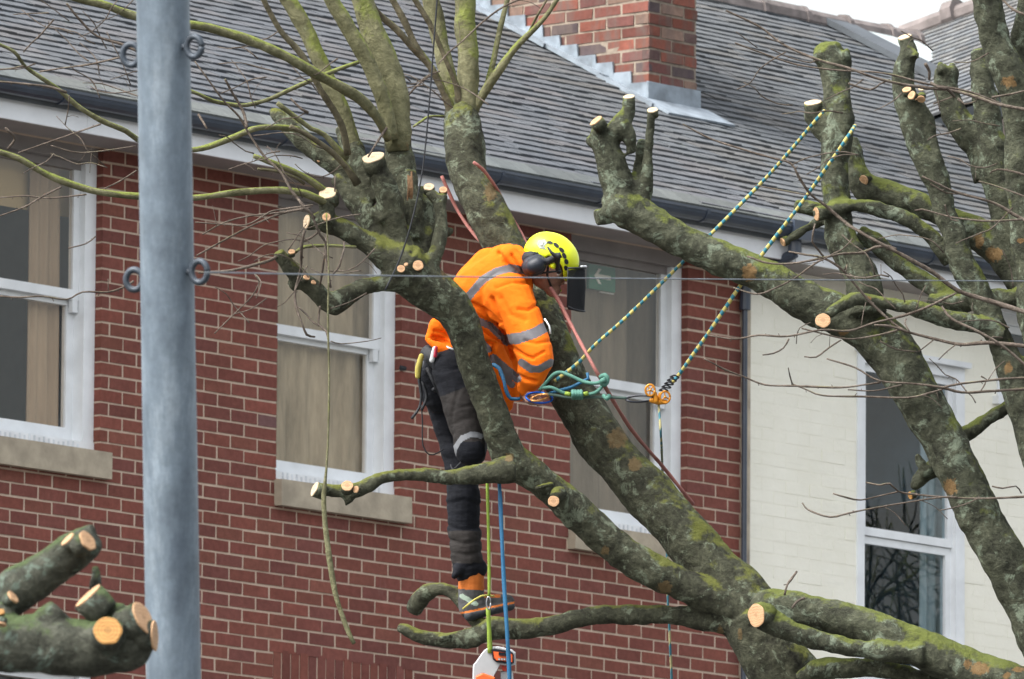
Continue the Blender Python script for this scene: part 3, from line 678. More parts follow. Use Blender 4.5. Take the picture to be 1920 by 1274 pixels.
# --- the tree the climber stands in --------------------------------------
A = Tree('pollarded_tree', 'mossy pollarded tree with fresh saw cuts that the climber in orange stands in', at(1700, 4300, 44.2)*np.array([1, 1, 0]), None, (M_BARK, M_SHOOT, M_SHOOTB, M_TWIG))
A.limb([(1700, 4400, 330), (1700, 2600, 250), (1680, 1900, 200), (1600, 1500, 165), (1535, 1350, 142), (1470, 1262, 130), (1425, 1195, 122), (1400, 1150, 112)], 44.2)
A.limb([(1425, 1190, 112), (1385, 1120, 108), (1325, 1052, 100), (1262, 978, 94), (1205, 915, 92), (1135, 838, 90), (1085, 760, 88), (1045, 680, 84), (1012, 600, 80), (972, 510, 78), (927, 430, 76), (900, 375, 76), (876, 320, 76), (872, 270, 78), (866, 225, 68), (864, 192, 50)], 44.2, 44.95)
A.limb([(1425, 1165, 84), (1350, 1128, 68), (1280, 1098, 62), (1200, 1058, 66), (1130, 1005, 64), (1070, 950, 62), (1016, 900, 60), (960, 862, 62), (938, 815, 60), (915, 750, 58), (892, 690, 60), (878, 640, 62), (862, 600, 70), (835, 566, 78), (800, 535, 88), (768, 508, 90), (750, 485, 84)], 44.2, 43.85)
A.limb([(965, 880, 60), (905, 888, 44), (842, 894, 28), (792, 890, 27), (741, 891, 26), (707, 901, 25), (680, 916, 27), (650, 924, 30), (620, 921, 27), (594, 917, 26)], 43.85, 43.7)
A.limb([(662, 925, 20), (655, 938, 18), (645, 948, 10)], 43.72)
A.limb([(1410, 1172, 60), (1340, 1165, 44), (1280, 1156, 38), (1180, 1152, 36), (1113, 1156, 36), (1045, 1171, 36), (978, 1180, 38), (927, 1178, 46), (893, 1192, 40), (842, 1202, 33), (792, 1195, 27), (762, 1181, 21), (746, 1175, 18)], 44.2, 44.3)
A.limb([(835, 1200, 26), (833, 1192, 32)], 44.25); A.limb([(892, 1195, 30), (890, 1213, 14)], 44.25)
A.limb([(930, 1185, 26), (895, 1168, 26), (872, 1142, 26), (853, 1117, 26), (829, 1104, 26), (804, 1110, 28), (784, 1129, 33), (775, 1146, 26)], 44.35, 44.6)
A.limb([(1062, 955, 30), (1050, 925, 26), (1040, 935, 22)], 43.98, 43.9); A.limb([(1020, 915, 40), (1018, 908, 36)], 43.95)
# hub arms
A.limb([(775, 520, 60), (715, 532, 32), (680, 538, 30), (650, 556, 36), (625, 570, 46), (606, 560, 38), (585, 540, 32), (562, 520, 32), (540, 497, 30), (522, 472, 26)], 43.85, 43.7); A.limb([(560, 522, 28), (545, 540, 20)], 43.75)
A.limb([(755, 495, 76), (715, 474, 52), (690, 456, 44), (660, 440, 40), (630, 426, 40), (605, 416, 38), (588, 412, 26)], 43.85, 43.8); A.limb([(612, 420, 30), (613, 395, 26), (614, 372, 30)], 43.8); A.limb([(600, 418, 30), (580, 416, 22)], 43.8); A.limb([(612, 415, 26), (612, 408, 20, 43.75)], 43.8)
A.limb([(750, 490, 60), (718, 442, 42), (690, 405, 40), (668, 378, 38), (646, 352, 34), (630, 333, 28)], 43.88, 44.0); A.limb([(705, 430, 34), (690, 418, 30, 43.9)], 43.95); A.limb([(700, 395, 26), (722, 415, 20, 43.85)], 43.9)
A.limb([(762, 490, 60), (742, 435, 44), (731, 385, 46), (718, 345, 48), (706, 318, 44), (700, 303, 42)], 43.9, 43.85)
A.limb([(632, 300, 26), (655, 320, 32), (680, 340, 36), (712, 370, 44)], 44.0, 43.95); A.limb([(640, 238, 28), (660, 275, 42), (676, 310, 40), (700, 345, 34)], 44.05, 43.95)
A.limb([(745, 255, 58), (747, 300, 60), (750, 345, 58), (752, 390, 52), (756, 440, 50), (762, 480, 60)], 44.1, 43.95); A.limb([(770, 322, 20), (772, 350, 26), (776, 400, 40), (775, 450, 44)], 44.0, 43.95)
A.limb([(785, 360, 30), (793, 390, 42), (797, 440, 44), (785, 490, 50)], 44.1, 43.95)
A.limb([(825, 366, 28), (827, 400, 28), (826, 440, 28), (818, 475, 32), (800, 505, 38), (785, 525, 50)], 43.95, 43.85); A.limb([(805, 359, 17), (815, 372, 22), (826, 385, 24)], 43.95); A.limb([(826, 440, 22), (840, 436, 20), (849, 430, 10)], 43.95)
A.limb([(511, 207, 14), (522, 218, 26), (549, 245, 34), (580, 277, 38), (615, 303, 36), (650, 330, 30)], 44.1, 44.0)
A.peel(1158, 822, 20); A.peel(1190, 872, 15); A.peel(1135, 1033, 9); A.peel(1247, 1102, 14); A.peel(955, 858, 9); A.peel(920, 360, 13, None, 20); A.peel(835, 500, 10, None, 22); A.peel(1350, 1185, 7, None, 12); A.peel(1388, 1190, 5, None, 14)
A.finish(.0082, amp=.015)
E = A
# fresh saw cuts
for c in [(614, 362, 35, 20, 12, 43.79, M_WOODW), (612, 407, 16, 15, 0, 43.72, M_WOOD), (574, 416, 26, 11, 80, 43.8, M_WOODW), (699, 295, 42, 18, 15, 43.84, M_WOODW), (804, 350, 20, 13, 5, 43.95, M_WOODW), (831, 356, 15, 12, 0, 43.94, M_WOOD),
          (752, 504, 15, 14, 0, 43.70, M_WOOD), (784, 498, 20, 19, 0, 43.71, M_WOOD), (761, 496, 8, 6, 20, 43.70, M_WOOD), (547, 472, 13, 8, 0, 43.68, M_WOOD), (575, 520, 13, 8, -25, 43.67, M_WOOD), (588, 529, 10, 6, -30, 43.67, M_WOOD),
          (589, 917, 28, 8, 66, 43.68, M_WOODW), (651, 911, 22, 18, 0, 43.62, M_WOOD), (667, 918, 13, 11, 80, 43.62, M_WOOD), (1038, 940, 21, 20, 0, 43.86, M_WOOD), (598, 301, 7, 5, 0, 44.0, M_WOOD)]:
    A.cut(*c)
# young shoots
b = A.branch
b([(876, 215, 46), (877, 150, 42), (877, 100, 40), (873, 50, 40), (872, 0, 40), (868, -60, 38)], 44.9, 44.95)
b([(858, 215, 30), (845, 160, 32), (829, 100, 32), (819, 50, 34), (808, 0, 34), (795, -60, 32)], 44.98, 45.1)
b([(862, 200, 16), (856, 162, 12), (835, 110, 10), (809, 51, 10), (778, 0, 10), (740, -60, 9)], 44.88, 44.8, M_SHOOTB)
b([(850, 215, 22), (842, 196, 17), (826, 160, 15), (809, 128, 15), (782, 92, 14), (758, 40, 13), (730, -10, 12), (700, -60, 11)], 44.88, 44.8, M_SHOOTB)
b([(800, 115, 14), (775, 91, 13), (741, 53, 13), (707, 24, 13), (690, -10, 12)], 44.86, 44.7, M_SHOOTB)
b([(885, 215, 22), (900, 187, 18), (927, 145, 17), (964, 93, 13), (994, 62, 11), (1021, 34, 9), (1050, -8, 8)], 44.9, 44.8)
b([(895, 200, 14), (910, 172, 12), (924, 120, 11), (932, 80, 11), (940, 45, 10), (955, -15, 9)], 44.92, 45.0)
b([(988, 70, 5), (1005, 34, 5), (1030, -8, 4)], 44.85, 44.8, M_SHOOTB)
b([(747, 285, 44), (745, 250, 56), (742, 190, 53), (731, 138, 51), (712, 92, 49), (695, 45, 45), (680, 0, 41), (662, -60, 38)], 44.05, 44.1)
b([(735, 262, 26), (725, 215, 30), (711, 165, 30), (690, 120, 30), (667, 78, 30), (641, 32, 30), (618, -6, 29), (590, -60, 27)], 43.98, 43.9)
b([(664, 300, 30), (655, 250, 31), (636, 196, 31), (610, 138, 31), (590, 92, 31), (567, 44, 31), (538, -4, 30), (505, -60, 28)], 44.0, 44.0)
b([(728, 262, 15), (710, 226, 18), (680, 190, 20), (640, 164, 20), (590, 137, 20), (540, 108, 19), (473, 78, 18), (405, 56, 17), (360, 47, 16), (255, 31, 16), (190, 8, 15), (111, -10, 13)], 43.9, 43.2)
b([(652, 290, 14), (645, 250, 13), (631, 216, 12), (601, 169, 12), (567, 105, 12), (526, 58, 11), (494, 0, 10), (470, -50, 9)], 43.85, 43.6, M_SHOOTB)
b([(650, 300, 14), (608, 253, 10), (584, 242, 9), (549, 216, 9), (520, 194, 9)], 43.9, 43.8)
b([(670, 345, 16), (653, 318, 13), (627, 290, 11), (601, 270, 10), (577, 254, 9), (544, 237, 8)], 43.85, 43.7, M_SHOOTB)
b([(560, 243, 12), (533, 240, 12), (506, 239, 11), (473, 243, 11), (415, 267, 12), (365, 281, 11), (300, 278, 11), (258, 262, 11), (236, 246, 10), (189, 226, 10), (145, 199, 9), (111, 169, 9), (81, 149, 8), (47, 125, 7), (27, 98, 6), (-10, 80, 6)], 43.9, 43.2)
b([(625, 372, 16), (604, 355, 14), (574, 334, 13), (540, 317, 12), (506, 304, 11), (476, 293, 9)], 43.85, 43.7)
b([(570, 345, 6), (554, 334, 5), (520, 322, 5), (483, 317, 5)], 43.8, 43.7, M_SHOOTB)
b([(618, 382, 18), (600, 376, 14), (574, 364, 14), (540, 358, 13), (506, 357, 13), (460, 360, 13), (422, 364, 12), (368, 371, 12), (310, 371, 12), (257, 368, 13), (189, 361, 13), (128, 344, 13), (81, 324, 12), (34, 297, 12), (-10, 283, 12)], 43.8, 43.3)
b([(581, 152, 8), (610, 140, 8), (640, 128, 8), (672, 117, 8)], 43.8, 43.9); b([(581, 152, 8), (545, 168, 8), (506, 186, 8), (475, 195, 8), (452, 198, 8), (420, 194, 7), (398, 189, 7), (360, 172, 7), (310, 160, 6)], 43.8, 43.5)
b([(612, 400, 3), (616, 500, 3), (615, 600, 4), (617, 700, 4), (616, 800, 4), (612, 880, 5), (607, 930, 9), (610, 985, 11), (618, 1050, 12), (628, 1110, 11), (640, 1150, 10), (655, 1190, 9), (664, 1207, 8)], 43.5, 43.4, None, 'hanging_branch')
b([(553, 474, 5), (572, 463, 6), (610, 461, 6), (640, 462, 6), (668, 464, 6)], 43.7, 43.75)
b([(835, 219, 5), (805, 219, 5), (790, 228, 5), (775, 238, 4)], 44.9, 44.7)
# broken splinters of orange wood on the snapped stem
e = MB()
for k in range(4): x = 765+k*2.2; sweep(e, [at(x, 326+random.uniform(-4, 6), 43.85), at(x+1, 352, 43.84), at(x-1+k*.6, 366+random.uniform(0, 16), 43.86)], [.0035, .005, .003], 6, .02, wob=.3, freq=60)
build('split_wood', e, plain('weathered_split_wood', (.16, .09, .045), .9, .4, 60), A.root)
T = A.twig
for L, a_, b_, d in [([(125, 7), (149, 37), (182, 68), (230, 84), (262, 98)], 4, 6, 43.2), ([(74, 135), (118, 128), (169, 121), (225, 108)], 3, 3.5, 43.1), ([(44, 98), (60, 80), (74, 68), (101, 37)], 3, 3, 43.1), ([(-5, 131), (20, 129), (44, 124)], 3, 3, 43.1), ([(-5, 153), (50, 158), (95, 164), (125, 174)], 4, 5, 43.1),
    ([(365, 115), (392, 152), (419, 189), (449, 220), (466, 250), (496, 294), (527, 324), (548, 360), (575, 392), (590, 410)], 3, 6, 43.6), ([(422, 149), (436, 175), (449, 196), (458, 215), (463, 240)], 5, 6, 43.5), ([(34, 287), (91, 267), (140, 250), (189, 233)], 2.5, 3, 43.1), ([(95, 273), (142, 286), (189, 284), (255, 274)], 2.5, 3, 43.2), ([(0, 405), (47, 388), (81, 368), (115, 351)], 3, 4, 43.3), ([(0, 371), (50, 368), (95, 372), (162, 365)], 2.5, 3, 43.3), ([(196, 354), (225, 340), (256, 320)], 3, 3, 43.3),
    ([(366, 417), (420, 421), (462, 422), (500, 402), (516, 395), (587, 385)], 2.5, 4, 43.5), ([(380, 440), (420, 418), (470, 405), (544, 397), (583, 389)], 3, 4, 43.6), ([(128, 466), (162, 457), (179, 444)], 2.5, 3, 43.3), ([(-5, 555), (34, 558), (80, 556), (125, 562), (155, 548), (203, 548), (233, 538), (250, 528)], 3, 4, 43.4), ([(368, 480), (422, 450), (473, 423), (530, 400), (583, 388)], 4, 5, 43.6), ([(372, 512), (398, 510), (430, 508), (462, 501), (510, 487), (525, 476)], 4, 6, 43.7), ([(402, 626), (439, 589), (473, 555), (486, 528), (478, 515)], 2, 3, 43.5), ([(439, 589), (470, 580), (500, 560)], 2, 2.5, 43.5),
    ([(572, 432), (566, 454), (565, 480), (564, 503), (557, 530), (553, 549), (555, 575), (566, 606), (575, 628), (590, 632)], 6, 4, 43.65), ([(612, 443), (608, 483), (604, 510), (600, 535)], 4, 4, 43.65), ([(600, 575), (598, 592), (597, 608), (612, 622), (616, 640)], 4, 4, 43.6), ([(558, 575), (575, 590), (582, 600), (598, 612)], 3, 3, 43.6), ([(566, 454), (585, 445), (600, 432)], 5, 6, 43.7), ([(559, 373), (570, 390), (583, 402), (600, 440), (610, 455), (612, 490), (620, 540)], 5, 4, 43.5), ([(645, 454), (645, 468), (641, 483), (636, 500), (625, 514)], 4, 4, 43.5),
    ([(540, 470), (560, 440), (575, 420)], 2.5, 2.5, 43.6), ([(822, 121), (840, 100), (863, 81), (907, 40), (944, 13), (985, -5)], 3, 3.5, 44.6), ([(766, 179), (780, 163), (802, 145), (815, 138)], 4, 4, 44.7), ([(10, 240), (20, 250), (28, 262), (14, 280)], 5, 4, 43.0), ([(372, 215), (380, 228), (388, 242)], 5, 4, 43.3), ([(545, 185), (565, 205), (578, 212)], 3, 6, 43.6), ([(690, 295), (702, 275), (715, 255), (725, 240)], 4, 5, 43.8), ([(628, 330), (628, 360)], 3, 3, 43.7), ([(410, 120), (450, 118), (490, 128), (540, 140)], 2, 2.5, 43.4), ([(130, 40), (90, 10), (60, -10)], 2, 2, 43.0), ([(200, 60), (215, 90), (230, 120), (245, 160)], 2, 2.5, 43.0), ([(130, 180), (128, 205), (122, 235)], 2.5, 2.5, 43.1), ([(415, 175), (440, 165), (470, 150), (500, 145)], 2, 2.5, 43.4), ([(480, 560), (490, 530), (478, 515)], 2, 3, 43.5), ([(620, 640), (640, 645), (690, 640), (715, 634)], 2, 2, 43.5)]:
    T(L, a_, b_, d)

def fine(tree, n, box, d, w=2.1):
    for _ in range(n):
        x, y = random.uniform(box[0], box[2]), random.uniform(box[1], box[3]); an = random.uniform(-.9, .6); L_ = []
        for k in range(random.randint(4, 6)): L_.append((x, y)); l = random.uniform(14, 34); x += l*cos(an); y -= l*sin(an); an += random.uniform(-.5, .5)
        tree.twig(L_, w*.8, w*1.3, d, None, 1.6)
fine(A, 16, (-10, 10, 210, 330), 43.25); fine(A, 12, (380, 60, 560, 330), 43.6); fine(A, 9, (400, 400, 620, 600), 43.6); fine(A, 5, (660, 60, 800, 260), 44.4)

# --- the tree on the right --------------------------------------------------
B_ = Tree('pollarded_tree', 'mossy pollarded tree with many bare stubs and hanging twigs at the right edge', at(2250, 4250, 43.6)*np.array([1, 1, 0]), None, (M_BARKD, M_SHOOT, M_SHOOTB, M_TWIG))
L = B_.limb
L([(2250, 4350, 420), (2250, 2600, 330), (2230, 1800, 260), (2160, 1480, 180), (2040, 1340, 116), (1960, 1200, 96), (1895, 1075, 86), (1848, 985, 82), (1806, 900, 82), (1770, 830, 82), (1728, 757, 88), (1690, 690, 92), (1640, 628, 92), (1580, 594, 84), (1516, 566, 76), (1470, 541, 70), (1410, 508, 64), (1345, 480, 62), (1280, 452, 63), (1240, 430, 63), (1200, 408, 66), (1165, 388, 72), (1138, 394, 46)], 43.6, 43.9)
L([(1172, 385, 68), (1160, 345, 62), (1148, 310, 54), (1136, 280, 48), (1124, 250, 40), (1122, 234, 30)], 43.9); L([(1138, 275, 40), (1152, 247, 36), (1170, 225, 30), (1178, 205, 24), (1179, 187, 21)], 43.9); L([(1165, 235, 30), (1182, 262, 26), (1185, 290, 18)], 43.88)
L([(1222, 210, 17), (1218, 260, 21), (1214, 320, 25), (1205, 360, 34), (1190, 390, 44)], 43.85, 43.9); L([(1204, 262, 16), (1206, 285, 26), (1202, 330, 34), (1190, 375, 50)], 43.95); L([(1110, 270, 20), (1100, 258, 12)], 43.9); L([(1135, 420, 34), (1130, 392, 30)], 43.9)
L([(1524, 100, 20), (1553, 104, 66), (1560, 130, 56), (1566, 165, 50), (1570, 200, 52), (1574, 235, 60), (1570, 270, 60), (1566, 310, 50), (1568, 360, 50), (1571, 410, 50), (1578, 450, 60), (1598, 490, 64), (1618, 530, 68), (1625, 590, 72)], 43.9, 43.7)
L([(1527, 97, 10), (1533, 116, 24)], 43.85); L([(1545, 93, 9), (1548, 112, 20)], 43.95); L([(1566, 91, 10), (1564, 112, 24)], 43.86); L([(1588, 90, 9), (1586, 112, 20)], 43.84); L([(1762, 118, 9), (1766, 136, 20)], 43.9); L([(1786, 116, 10), (1784, 136, 24)], 43.95); L([(1720, 95, 12), (1716, 110, 26)], 43.7)
L([(1524, 198, 33), (1527, 218, 38), (1542, 238, 42), (1562, 258, 44)], 43.85); L([(1586, 100, 18), (1582, 120, 26), (1576, 150, 36)], 43.9); L([(1596, 262, 24), (1602, 300, 34), (1612, 340, 50), (1640, 362, 58), (1664, 367, 52), (1700, 377, 48), (1740, 392, 48), (1800, 418, 52), (1855, 455, 62), (1900, 500, 72), (1960, 580, 80), (2100, 800, 120), (2230, 1300, 190)], 44.05, 43.7)
L([(1527, 400, 20), (1544, 397, 27), (1570, 390, 26), (1595, 385, 25), (1630, 387, 26), (1665, 398, 27), (1699, 411, 29), (1725, 427, 30), (1751, 451, 32), (1785, 490, 38)], 43.7, 43.75); L([(1550, 395, 26), (1515, 390, 30), (1490, 384, 26)], 43.85); L([(1468, 455, 14), (1490, 443, 17), (1515, 428, 18), (1545, 408, 18)], 43.8)
L([(1697, 75, 27), (1704, 98, 40), (1696, 128, 44), (1694, 160, 44), (1700, 195, 48), (1712, 235, 46), (1728, 275, 48), (1748, 320, 52), (1763, 360, 46), (1772, 400, 44), (1790, 440, 46), (1802, 488, 46), (1826, 535, 52), (1850, 583, 48), (1876, 640, 50), (1900, 700, 58), (1925, 775, 66), (1950, 860, 72), (1990, 1000, 84), (2080, 1200, 110), (2190, 1500, 160)], 43.75, 43.6)
L([(1715, 185, 24), (1733, 212, 23), (1747, 245, 21), (1753, 280, 21), (1758, 320, 22)], 43.68); L([(1690, 170, 30), (1672, 172, 14)], 43.8)
L([(1775, 130, 44), (1774, 165, 46), (1786, 205, 50), (1806, 240, 50), (1832, 285, 46), (1850, 335, 54)], 43.95, 43.85); L([(1838, 95, 38), (1841, 140, 46), (1849, 190, 48), (1855, 240, 50), (1862, 300, 64), (1876, 350, 66), (1890, 410, 60), (1908, 470, 56), (1935, 560, 60), (1990, 720, 80), (2100, 1000, 110)], 43.9, 43.7)
L([(1846, -60, 52), (1852, 0, 56), (1860, 45, 54), (1872, 90, 60), (1890, 130, 66), (1906, 180, 66), (1912, 240, 60), (1916, 310, 60), (1922, 400, 62), (1935, 500, 66), (1960, 650, 80), (2060, 950, 120)], 43.6, 43.6); L([(1935, -40, 34), (1925, 30, 38), (1914, 80, 42), (1908, 130, 44)], 43.7)
L([(1775, 842, 34), (1815, 812, 30), (1850, 786, 28), (1890, 764, 28), (1935, 745, 32)], 43.8, 43.9); L([(1765, 872, 34), (1738, 884, 30), (1722, 900, 24), (1712, 920, 14)], 43.85); L([(1740, 890, 24), (1724, 866, 20), (1719, 852, 12)], 43.8)
L([(1552, 593, 22), (1568, 578, 25), (1588, 567, 27), (1611, 562, 27), (1651, 567, 27), (1702, 575, 29), (1736, 585, 34), (1786, 599, 38), (1837, 609, 34), (1880, 632, 36)], 43.45, 43.6)
L([(1740, 560, 20), (1790, 570, 40), (1850, 563, 38), (1905, 560, 36), (1960, 560, 44)], 43.7); L([(1610, 440, 34), (1640, 455, 36), (1680, 490, 38), (1720, 520, 40), (1760, 548, 38), (1810, 580, 44)], 43.85, 43.75)
# low limb crossing to the junction
L([(2180, 1560, 130), (2080, 1400, 92), (1980, 1320, 80), (1900, 1285, 78), (1820, 1255, 76), (1740, 1222, 72), (1680, 1196, 68), (1620, 1172, 66), (1560, 1155, 66), (1500, 1145, 66), (1440, 1138, 64), (1420, 1136, 50)], 43.6, 43.95)
L([(1424, 1157, 44), (1445, 1164, 46), (1480, 1181, 42), (1520, 1195, 40), (1560, 1207, 40), (1620, 1218, 38), (1680, 1224, 40), (1730, 1228, 44)], 43.75, 43.7); L([(1530, 1205, 20), (1542, 1218, 12)], 43.75)
L([(1500, 1275, 26), (1520, 1260, 34), (1560, 1253, 38), (1620, 1254, 36), (1680, 1260, 36), (1740, 1278, 34), (1860, 1330, 50), (1990, 1400, 60)], 43.95, 43.8)
for q in [(1405, 512, 14, None, 18), (1782, 913, 14, None, 16), (1865, 478, 19, None, 14), (1836, 452, 10, None, 16), (1838, 1254, 20, None, 13), (1813, 1246, 8, None, 10), (1888, 1268, 8, None, 8), (1910, 1256, 12, None, 6), (1581, 624, 9, None, 6), (1914, 452, 9, None, 6), (1890, 690, 8, None, 12), (1892, 155, 14, None, 12), (1630, 560, 5)]: B_.peel(*q)
B_.finish(.009, amp=.016)
for c in [(1179, 181, 21, 7, 5, 43.9, M_WOODW), (1223, 206, 20, 9, 8, 43.85, M_WOODW), (1117, 226, 27, 8, 38, 43.84, M_WOOD), (1524, 192, 32, 9, 8, 43.84, M_WOODW), (1696, 69, 27, 8, 18, 43.75, M_WOODW), (1619, 339, 20, 14, 110, 43.92, M_WOOD), (1530, 402, 26, 9, 100, 43.68, M_WOOD), (1467, 455, 17, 6, 115, 43.8, M_WOOD),
          (1700, 168, 17, 10, 15, 43.64, M_WOOD), (1709, 179, 17, 12, 60, 43.62, M_WOOD), (1727, 187, 16, 11, 165, 43.62, M_WOOD), (1717, 184, 8, 6, 0, 43.62, M_WOOD), (1543, 601, 28, 26, 0, 43.42, M_WOOD), (1418, 1154, 44, 29, 90, 43.70, M_WOOD), (1706, 930, 15, 6, 110, 43.84, M_WOODO), (1728, 166, 12, 7, 0, 43.64, M_WOODW)]:
    B_.cut(*c)
T = B_.twig
for L_, a_, b_, d in [([(1587, 420), (1612, 435), (1638, 450), (1702, 484), (1749, 511), (1796, 545), (1867, 568), (1930, 588)], 6, 10, 43.2), ([(1361, 20), (1425, 51), (1469, 84), (1530, 111), (1590, 128), (1640, 146), (1690, 158), (1736, 165), (1785, 170), (1830, 182), (1871, 196), (1930, 207)], 4, 7, 43.1),
    ([(1378, 81), (1432, 101), (1496, 122), (1570, 132), (1634, 135), (1678, 142), (1739, 158), (1807, 170), (1854, 186), (1890, 200)], 3, 5, 43.15), ([(1591, 157), (1631, 169), (1650, 158), (1668, 150)], 4, 4, 43.1), ([(1435, 70), (1455, 78), (1470, 82)], 2, 2.5, 43.1), ([(1445, 92), (1480, 108), (1520, 118), (1535, 112)], 2.5, 3, 43.1),
    ([(1280, 233), (1331, 260), (1391, 280), (1449, 297), (1483, 307), (1499, 334), (1520, 365), (1547, 385), (1570, 405), (1592, 423)], 3, 6, 43.3), ([(1415, 348), (1469, 358), (1518, 367)], 2.5, 3, 43.3), ([(1729, 331), (1760, 346), (1793, 361), (1864, 381), (1900, 402), (1930, 418)], 4, 7, 43.2), ([(1745, 345), (1775, 362), (1800, 364)], 3, 3, 43.2), ([(1715, 395), (1729, 393), (1770, 404), (1800, 410), (1854, 415), (1915, 412)], 3, 4, 43.2), ([(1772, 385), (1776, 400), (1784, 412), (1797, 415)], 3, 3, 43.15),
    ([(1401, 481), (1442, 494), (1489, 494), (1543, 484), (1580, 476), (1618, 474), (1641, 464), (1665, 462), (1680, 468)], 3.5, 6, 43.2), ([(1479, 472), (1510, 478), (1543, 484), (1577, 504), (1601, 531), (1634, 569), (1678, 609), (1699, 622)], 3, 6, 43.2), ([(1528, 420), (1524, 440), (1523, 454), (1535, 470), (1548, 486)], 3, 5, 43.25), ([(1545, 484), (1520, 500), (1490, 522), (1455, 540), (1420, 552), (1375, 540)], 4, 2.5, 43.2), ([(1583, 507), (1588, 497), (1586, 512)], 3, 3, 43.2),
    ([(1327, 629), (1378, 636), (1422, 629), (1476, 631), (1540, 619), (1591, 621), (1638, 606), (1688, 594), (1732, 579), (1793, 550)], 3, 5, 43.1), ([(1479, 636), (1469, 653), (1450, 663), (1430, 666)], 3, 2.5, 43.1), ([(1503, 616), (1543, 626), (1591, 636), (1645, 629), (1688, 618)], 3, 4, 43.1), ([(1577, 638), (1555, 652), (1530, 670), (1508, 669)], 3, 2.5, 43.1), ([(1493, 645), (1494, 630), (1500, 615), (1520, 605)], 2, 2, 43.1),
    ([(1640, 610), (1668, 612), (1699, 622), (1753, 636), (1800, 646), (1854, 643), (1930, 650)], 4, 7, 43.1), ([(1699, 598), (1697, 607), (1705, 622)], 3, 3, 43.1), ([(1750, 638), (1735, 650), (1722, 660)], 3, 2.5, 43.1), ([(1793, 646), (1775, 660), (1760, 675)], 3, 2, 43.1), ([(1650, 640), (1680, 655), (1720, 660)], 3, 2, 43.2), ([(1766, 575), (1786, 599), (1834, 622), (1881, 650), (1930, 692)], 4, 7, 43.0), ([(1854, 640), (1862, 632), (1880, 634)], 3, 3, 43.0),
    ([(1320, 673), (1340, 683), (1358, 693), (1395, 707), (1435, 722), (1489, 724), (1574, 727), (1620, 722), (1651, 717)], 3, 4, 43.05), ([(1478, 690), (1481, 705), (1486, 722)], 2.5, 3, 43.05), ([(1484, 720), (1510, 730), (1543, 742), (1618, 744), (1702, 746), (1740, 738), (1768, 730)], 3, 4, 43.05), ([(1550, 673), (1604, 690), (1648, 714), (1715, 720), (1766, 727), (1803, 736), (1854, 734), (1930, 729)], 3, 6, 43.0), ([(1766, 727), (1800, 720), (1827, 717), (1880, 711), (1930, 708)], 4, 4, 43.0), ([(1590, 731), (1640, 733), (1690, 722)], 2.5, 3, 43.1), ([(1838, 735), (1846, 722), (1850, 712), (1840, 706)], 3, 3, 43.0),
    ([(1504, 943), (1510, 952), (1523, 960), (1557, 970), (1590, 963), (1618, 957), (1685, 945), (1763, 933), (1795, 933)], 3, 4, 43.1), ([(1562, 926), (1590, 934), (1614, 938), (1650, 930), (1685, 922)], 3, 3.5, 43.1), ([(1624, 905), (1650, 910), (1668, 907), (1685, 922), (1720, 928), (1780, 933), (1837, 935), (1880, 934), (1930, 931)], 3, 5, 43.1), ([(1763, 957), (1786, 953), (1812, 945), (1834, 935)], 3, 3, 43.1), ([(1860, 912), (1880, 916), (1905, 912), (1915, 925)], 3, 3, 43.05), ([(1494, 1072), (1484, 1086), (1476, 1097), (1471, 1116)], 4, 5, 43.7),
    ([(1875, -5), (1901, 19), (1930, 30)], 4, 5, 43.1), ([(1930, 168), (1900, 176), (1860, 183)], 3, 4, 43.1), ([(1856, 325), (1870, 318), (1900, 322), (1925, 330)], 3, 4, 43.2), ([(1735, 120), (1743, 135), (1742, 150)], 6, 5, 43.1), ([(1745, 155), (1762, 165), (1775, 166), (1790, 182)], 5, 6, 43.1), ([(1796, 185), (1808, 196), (1830, 190)], 5, 3, 43.1), ([(1750, 195), (1770, 188), (1785, 182)], 3, 3, 43.1), ([(1485, 1140), (1495, 1128), (1508, 1122)], 4, 5, 43.75), ([(1835, 340), (1870, 350), (1930, 372)], 2, 3, 43.3), ([(1880, 470), (1895, 505), (1900, 540)], 2, 3, 43.2), ([(1380, 60), (1400, 75), (1420, 90)], 2, 2, 43.2)]:
    T(L_, a_, b_, d)

fine(B_, 12, (1340, 40, 1800, 330), 43.2, 2.3); fine(B_, 10, (1430, 440, 1860, 760), 43.1, 2.2)

# --- sawn limb in the near foreground ----------------------------------------
Cc = Tree('pollarded_tree', 'near thick tree limb with round orange saw cuts in the lower left corner', at(-900, 3000, 28.6)*np.array([1, 1, 0]), None, (mat_bark('bark_near', (.024, .025, .02), (.10, .105, .082), (.15, .20, .165), (.075, .105, .045), .53, .66, 1.8), M_SHOOT, M_SHOOTB, M_TWIG))
L = Cc.limb
L([(-900, 5200, 420), (-880, 3000, 380), (-750, 1900, 260), (-480, 1400, 180), (-220, 1240, 136), (-60, 1200, 120), (20, 1203, 112), (100, 1208, 110), (170, 1214, 110), (230, 1208, 106), (264, 1188, 84), (284, 1180, 56)], 28.6)
L([(-260, 1260, 110), (-120, 1180, 96), (-30, 1142, 90), (30, 1108, 88), (90, 1068, 82), (138, 1036, 76), (165, 1018, 66), (180, 1008, 46)], 28.75, 28.7)
L([(70, 1205, 80), (98, 1160, 70), (112, 1142, 46)], 28.6); L([(205, 1200, 66), (202, 1184, 56, 28.5)], 28.55); L([(215, 1180, 60), (218, 1145, 50), (220, 1130, 34)], 28.62); L([(200, 1190, 50), (180, 1150, 46), (168, 1128, 44)], 28.66); L([(240, 1200, 70), (262, 1168, 62)], 28.58)
L([(170, 1010, 26), (168, 992, 22), (166, 985, 16)], 28.72); L([(178, 1060, 16), (180, 1090, 20), (176, 1110, 14)], 28.8); L([(5, 1160, 60), (10, 1130, 44)], 28.62); L([(60, 1190, 60), (60, 1160, 40)], 28.6)
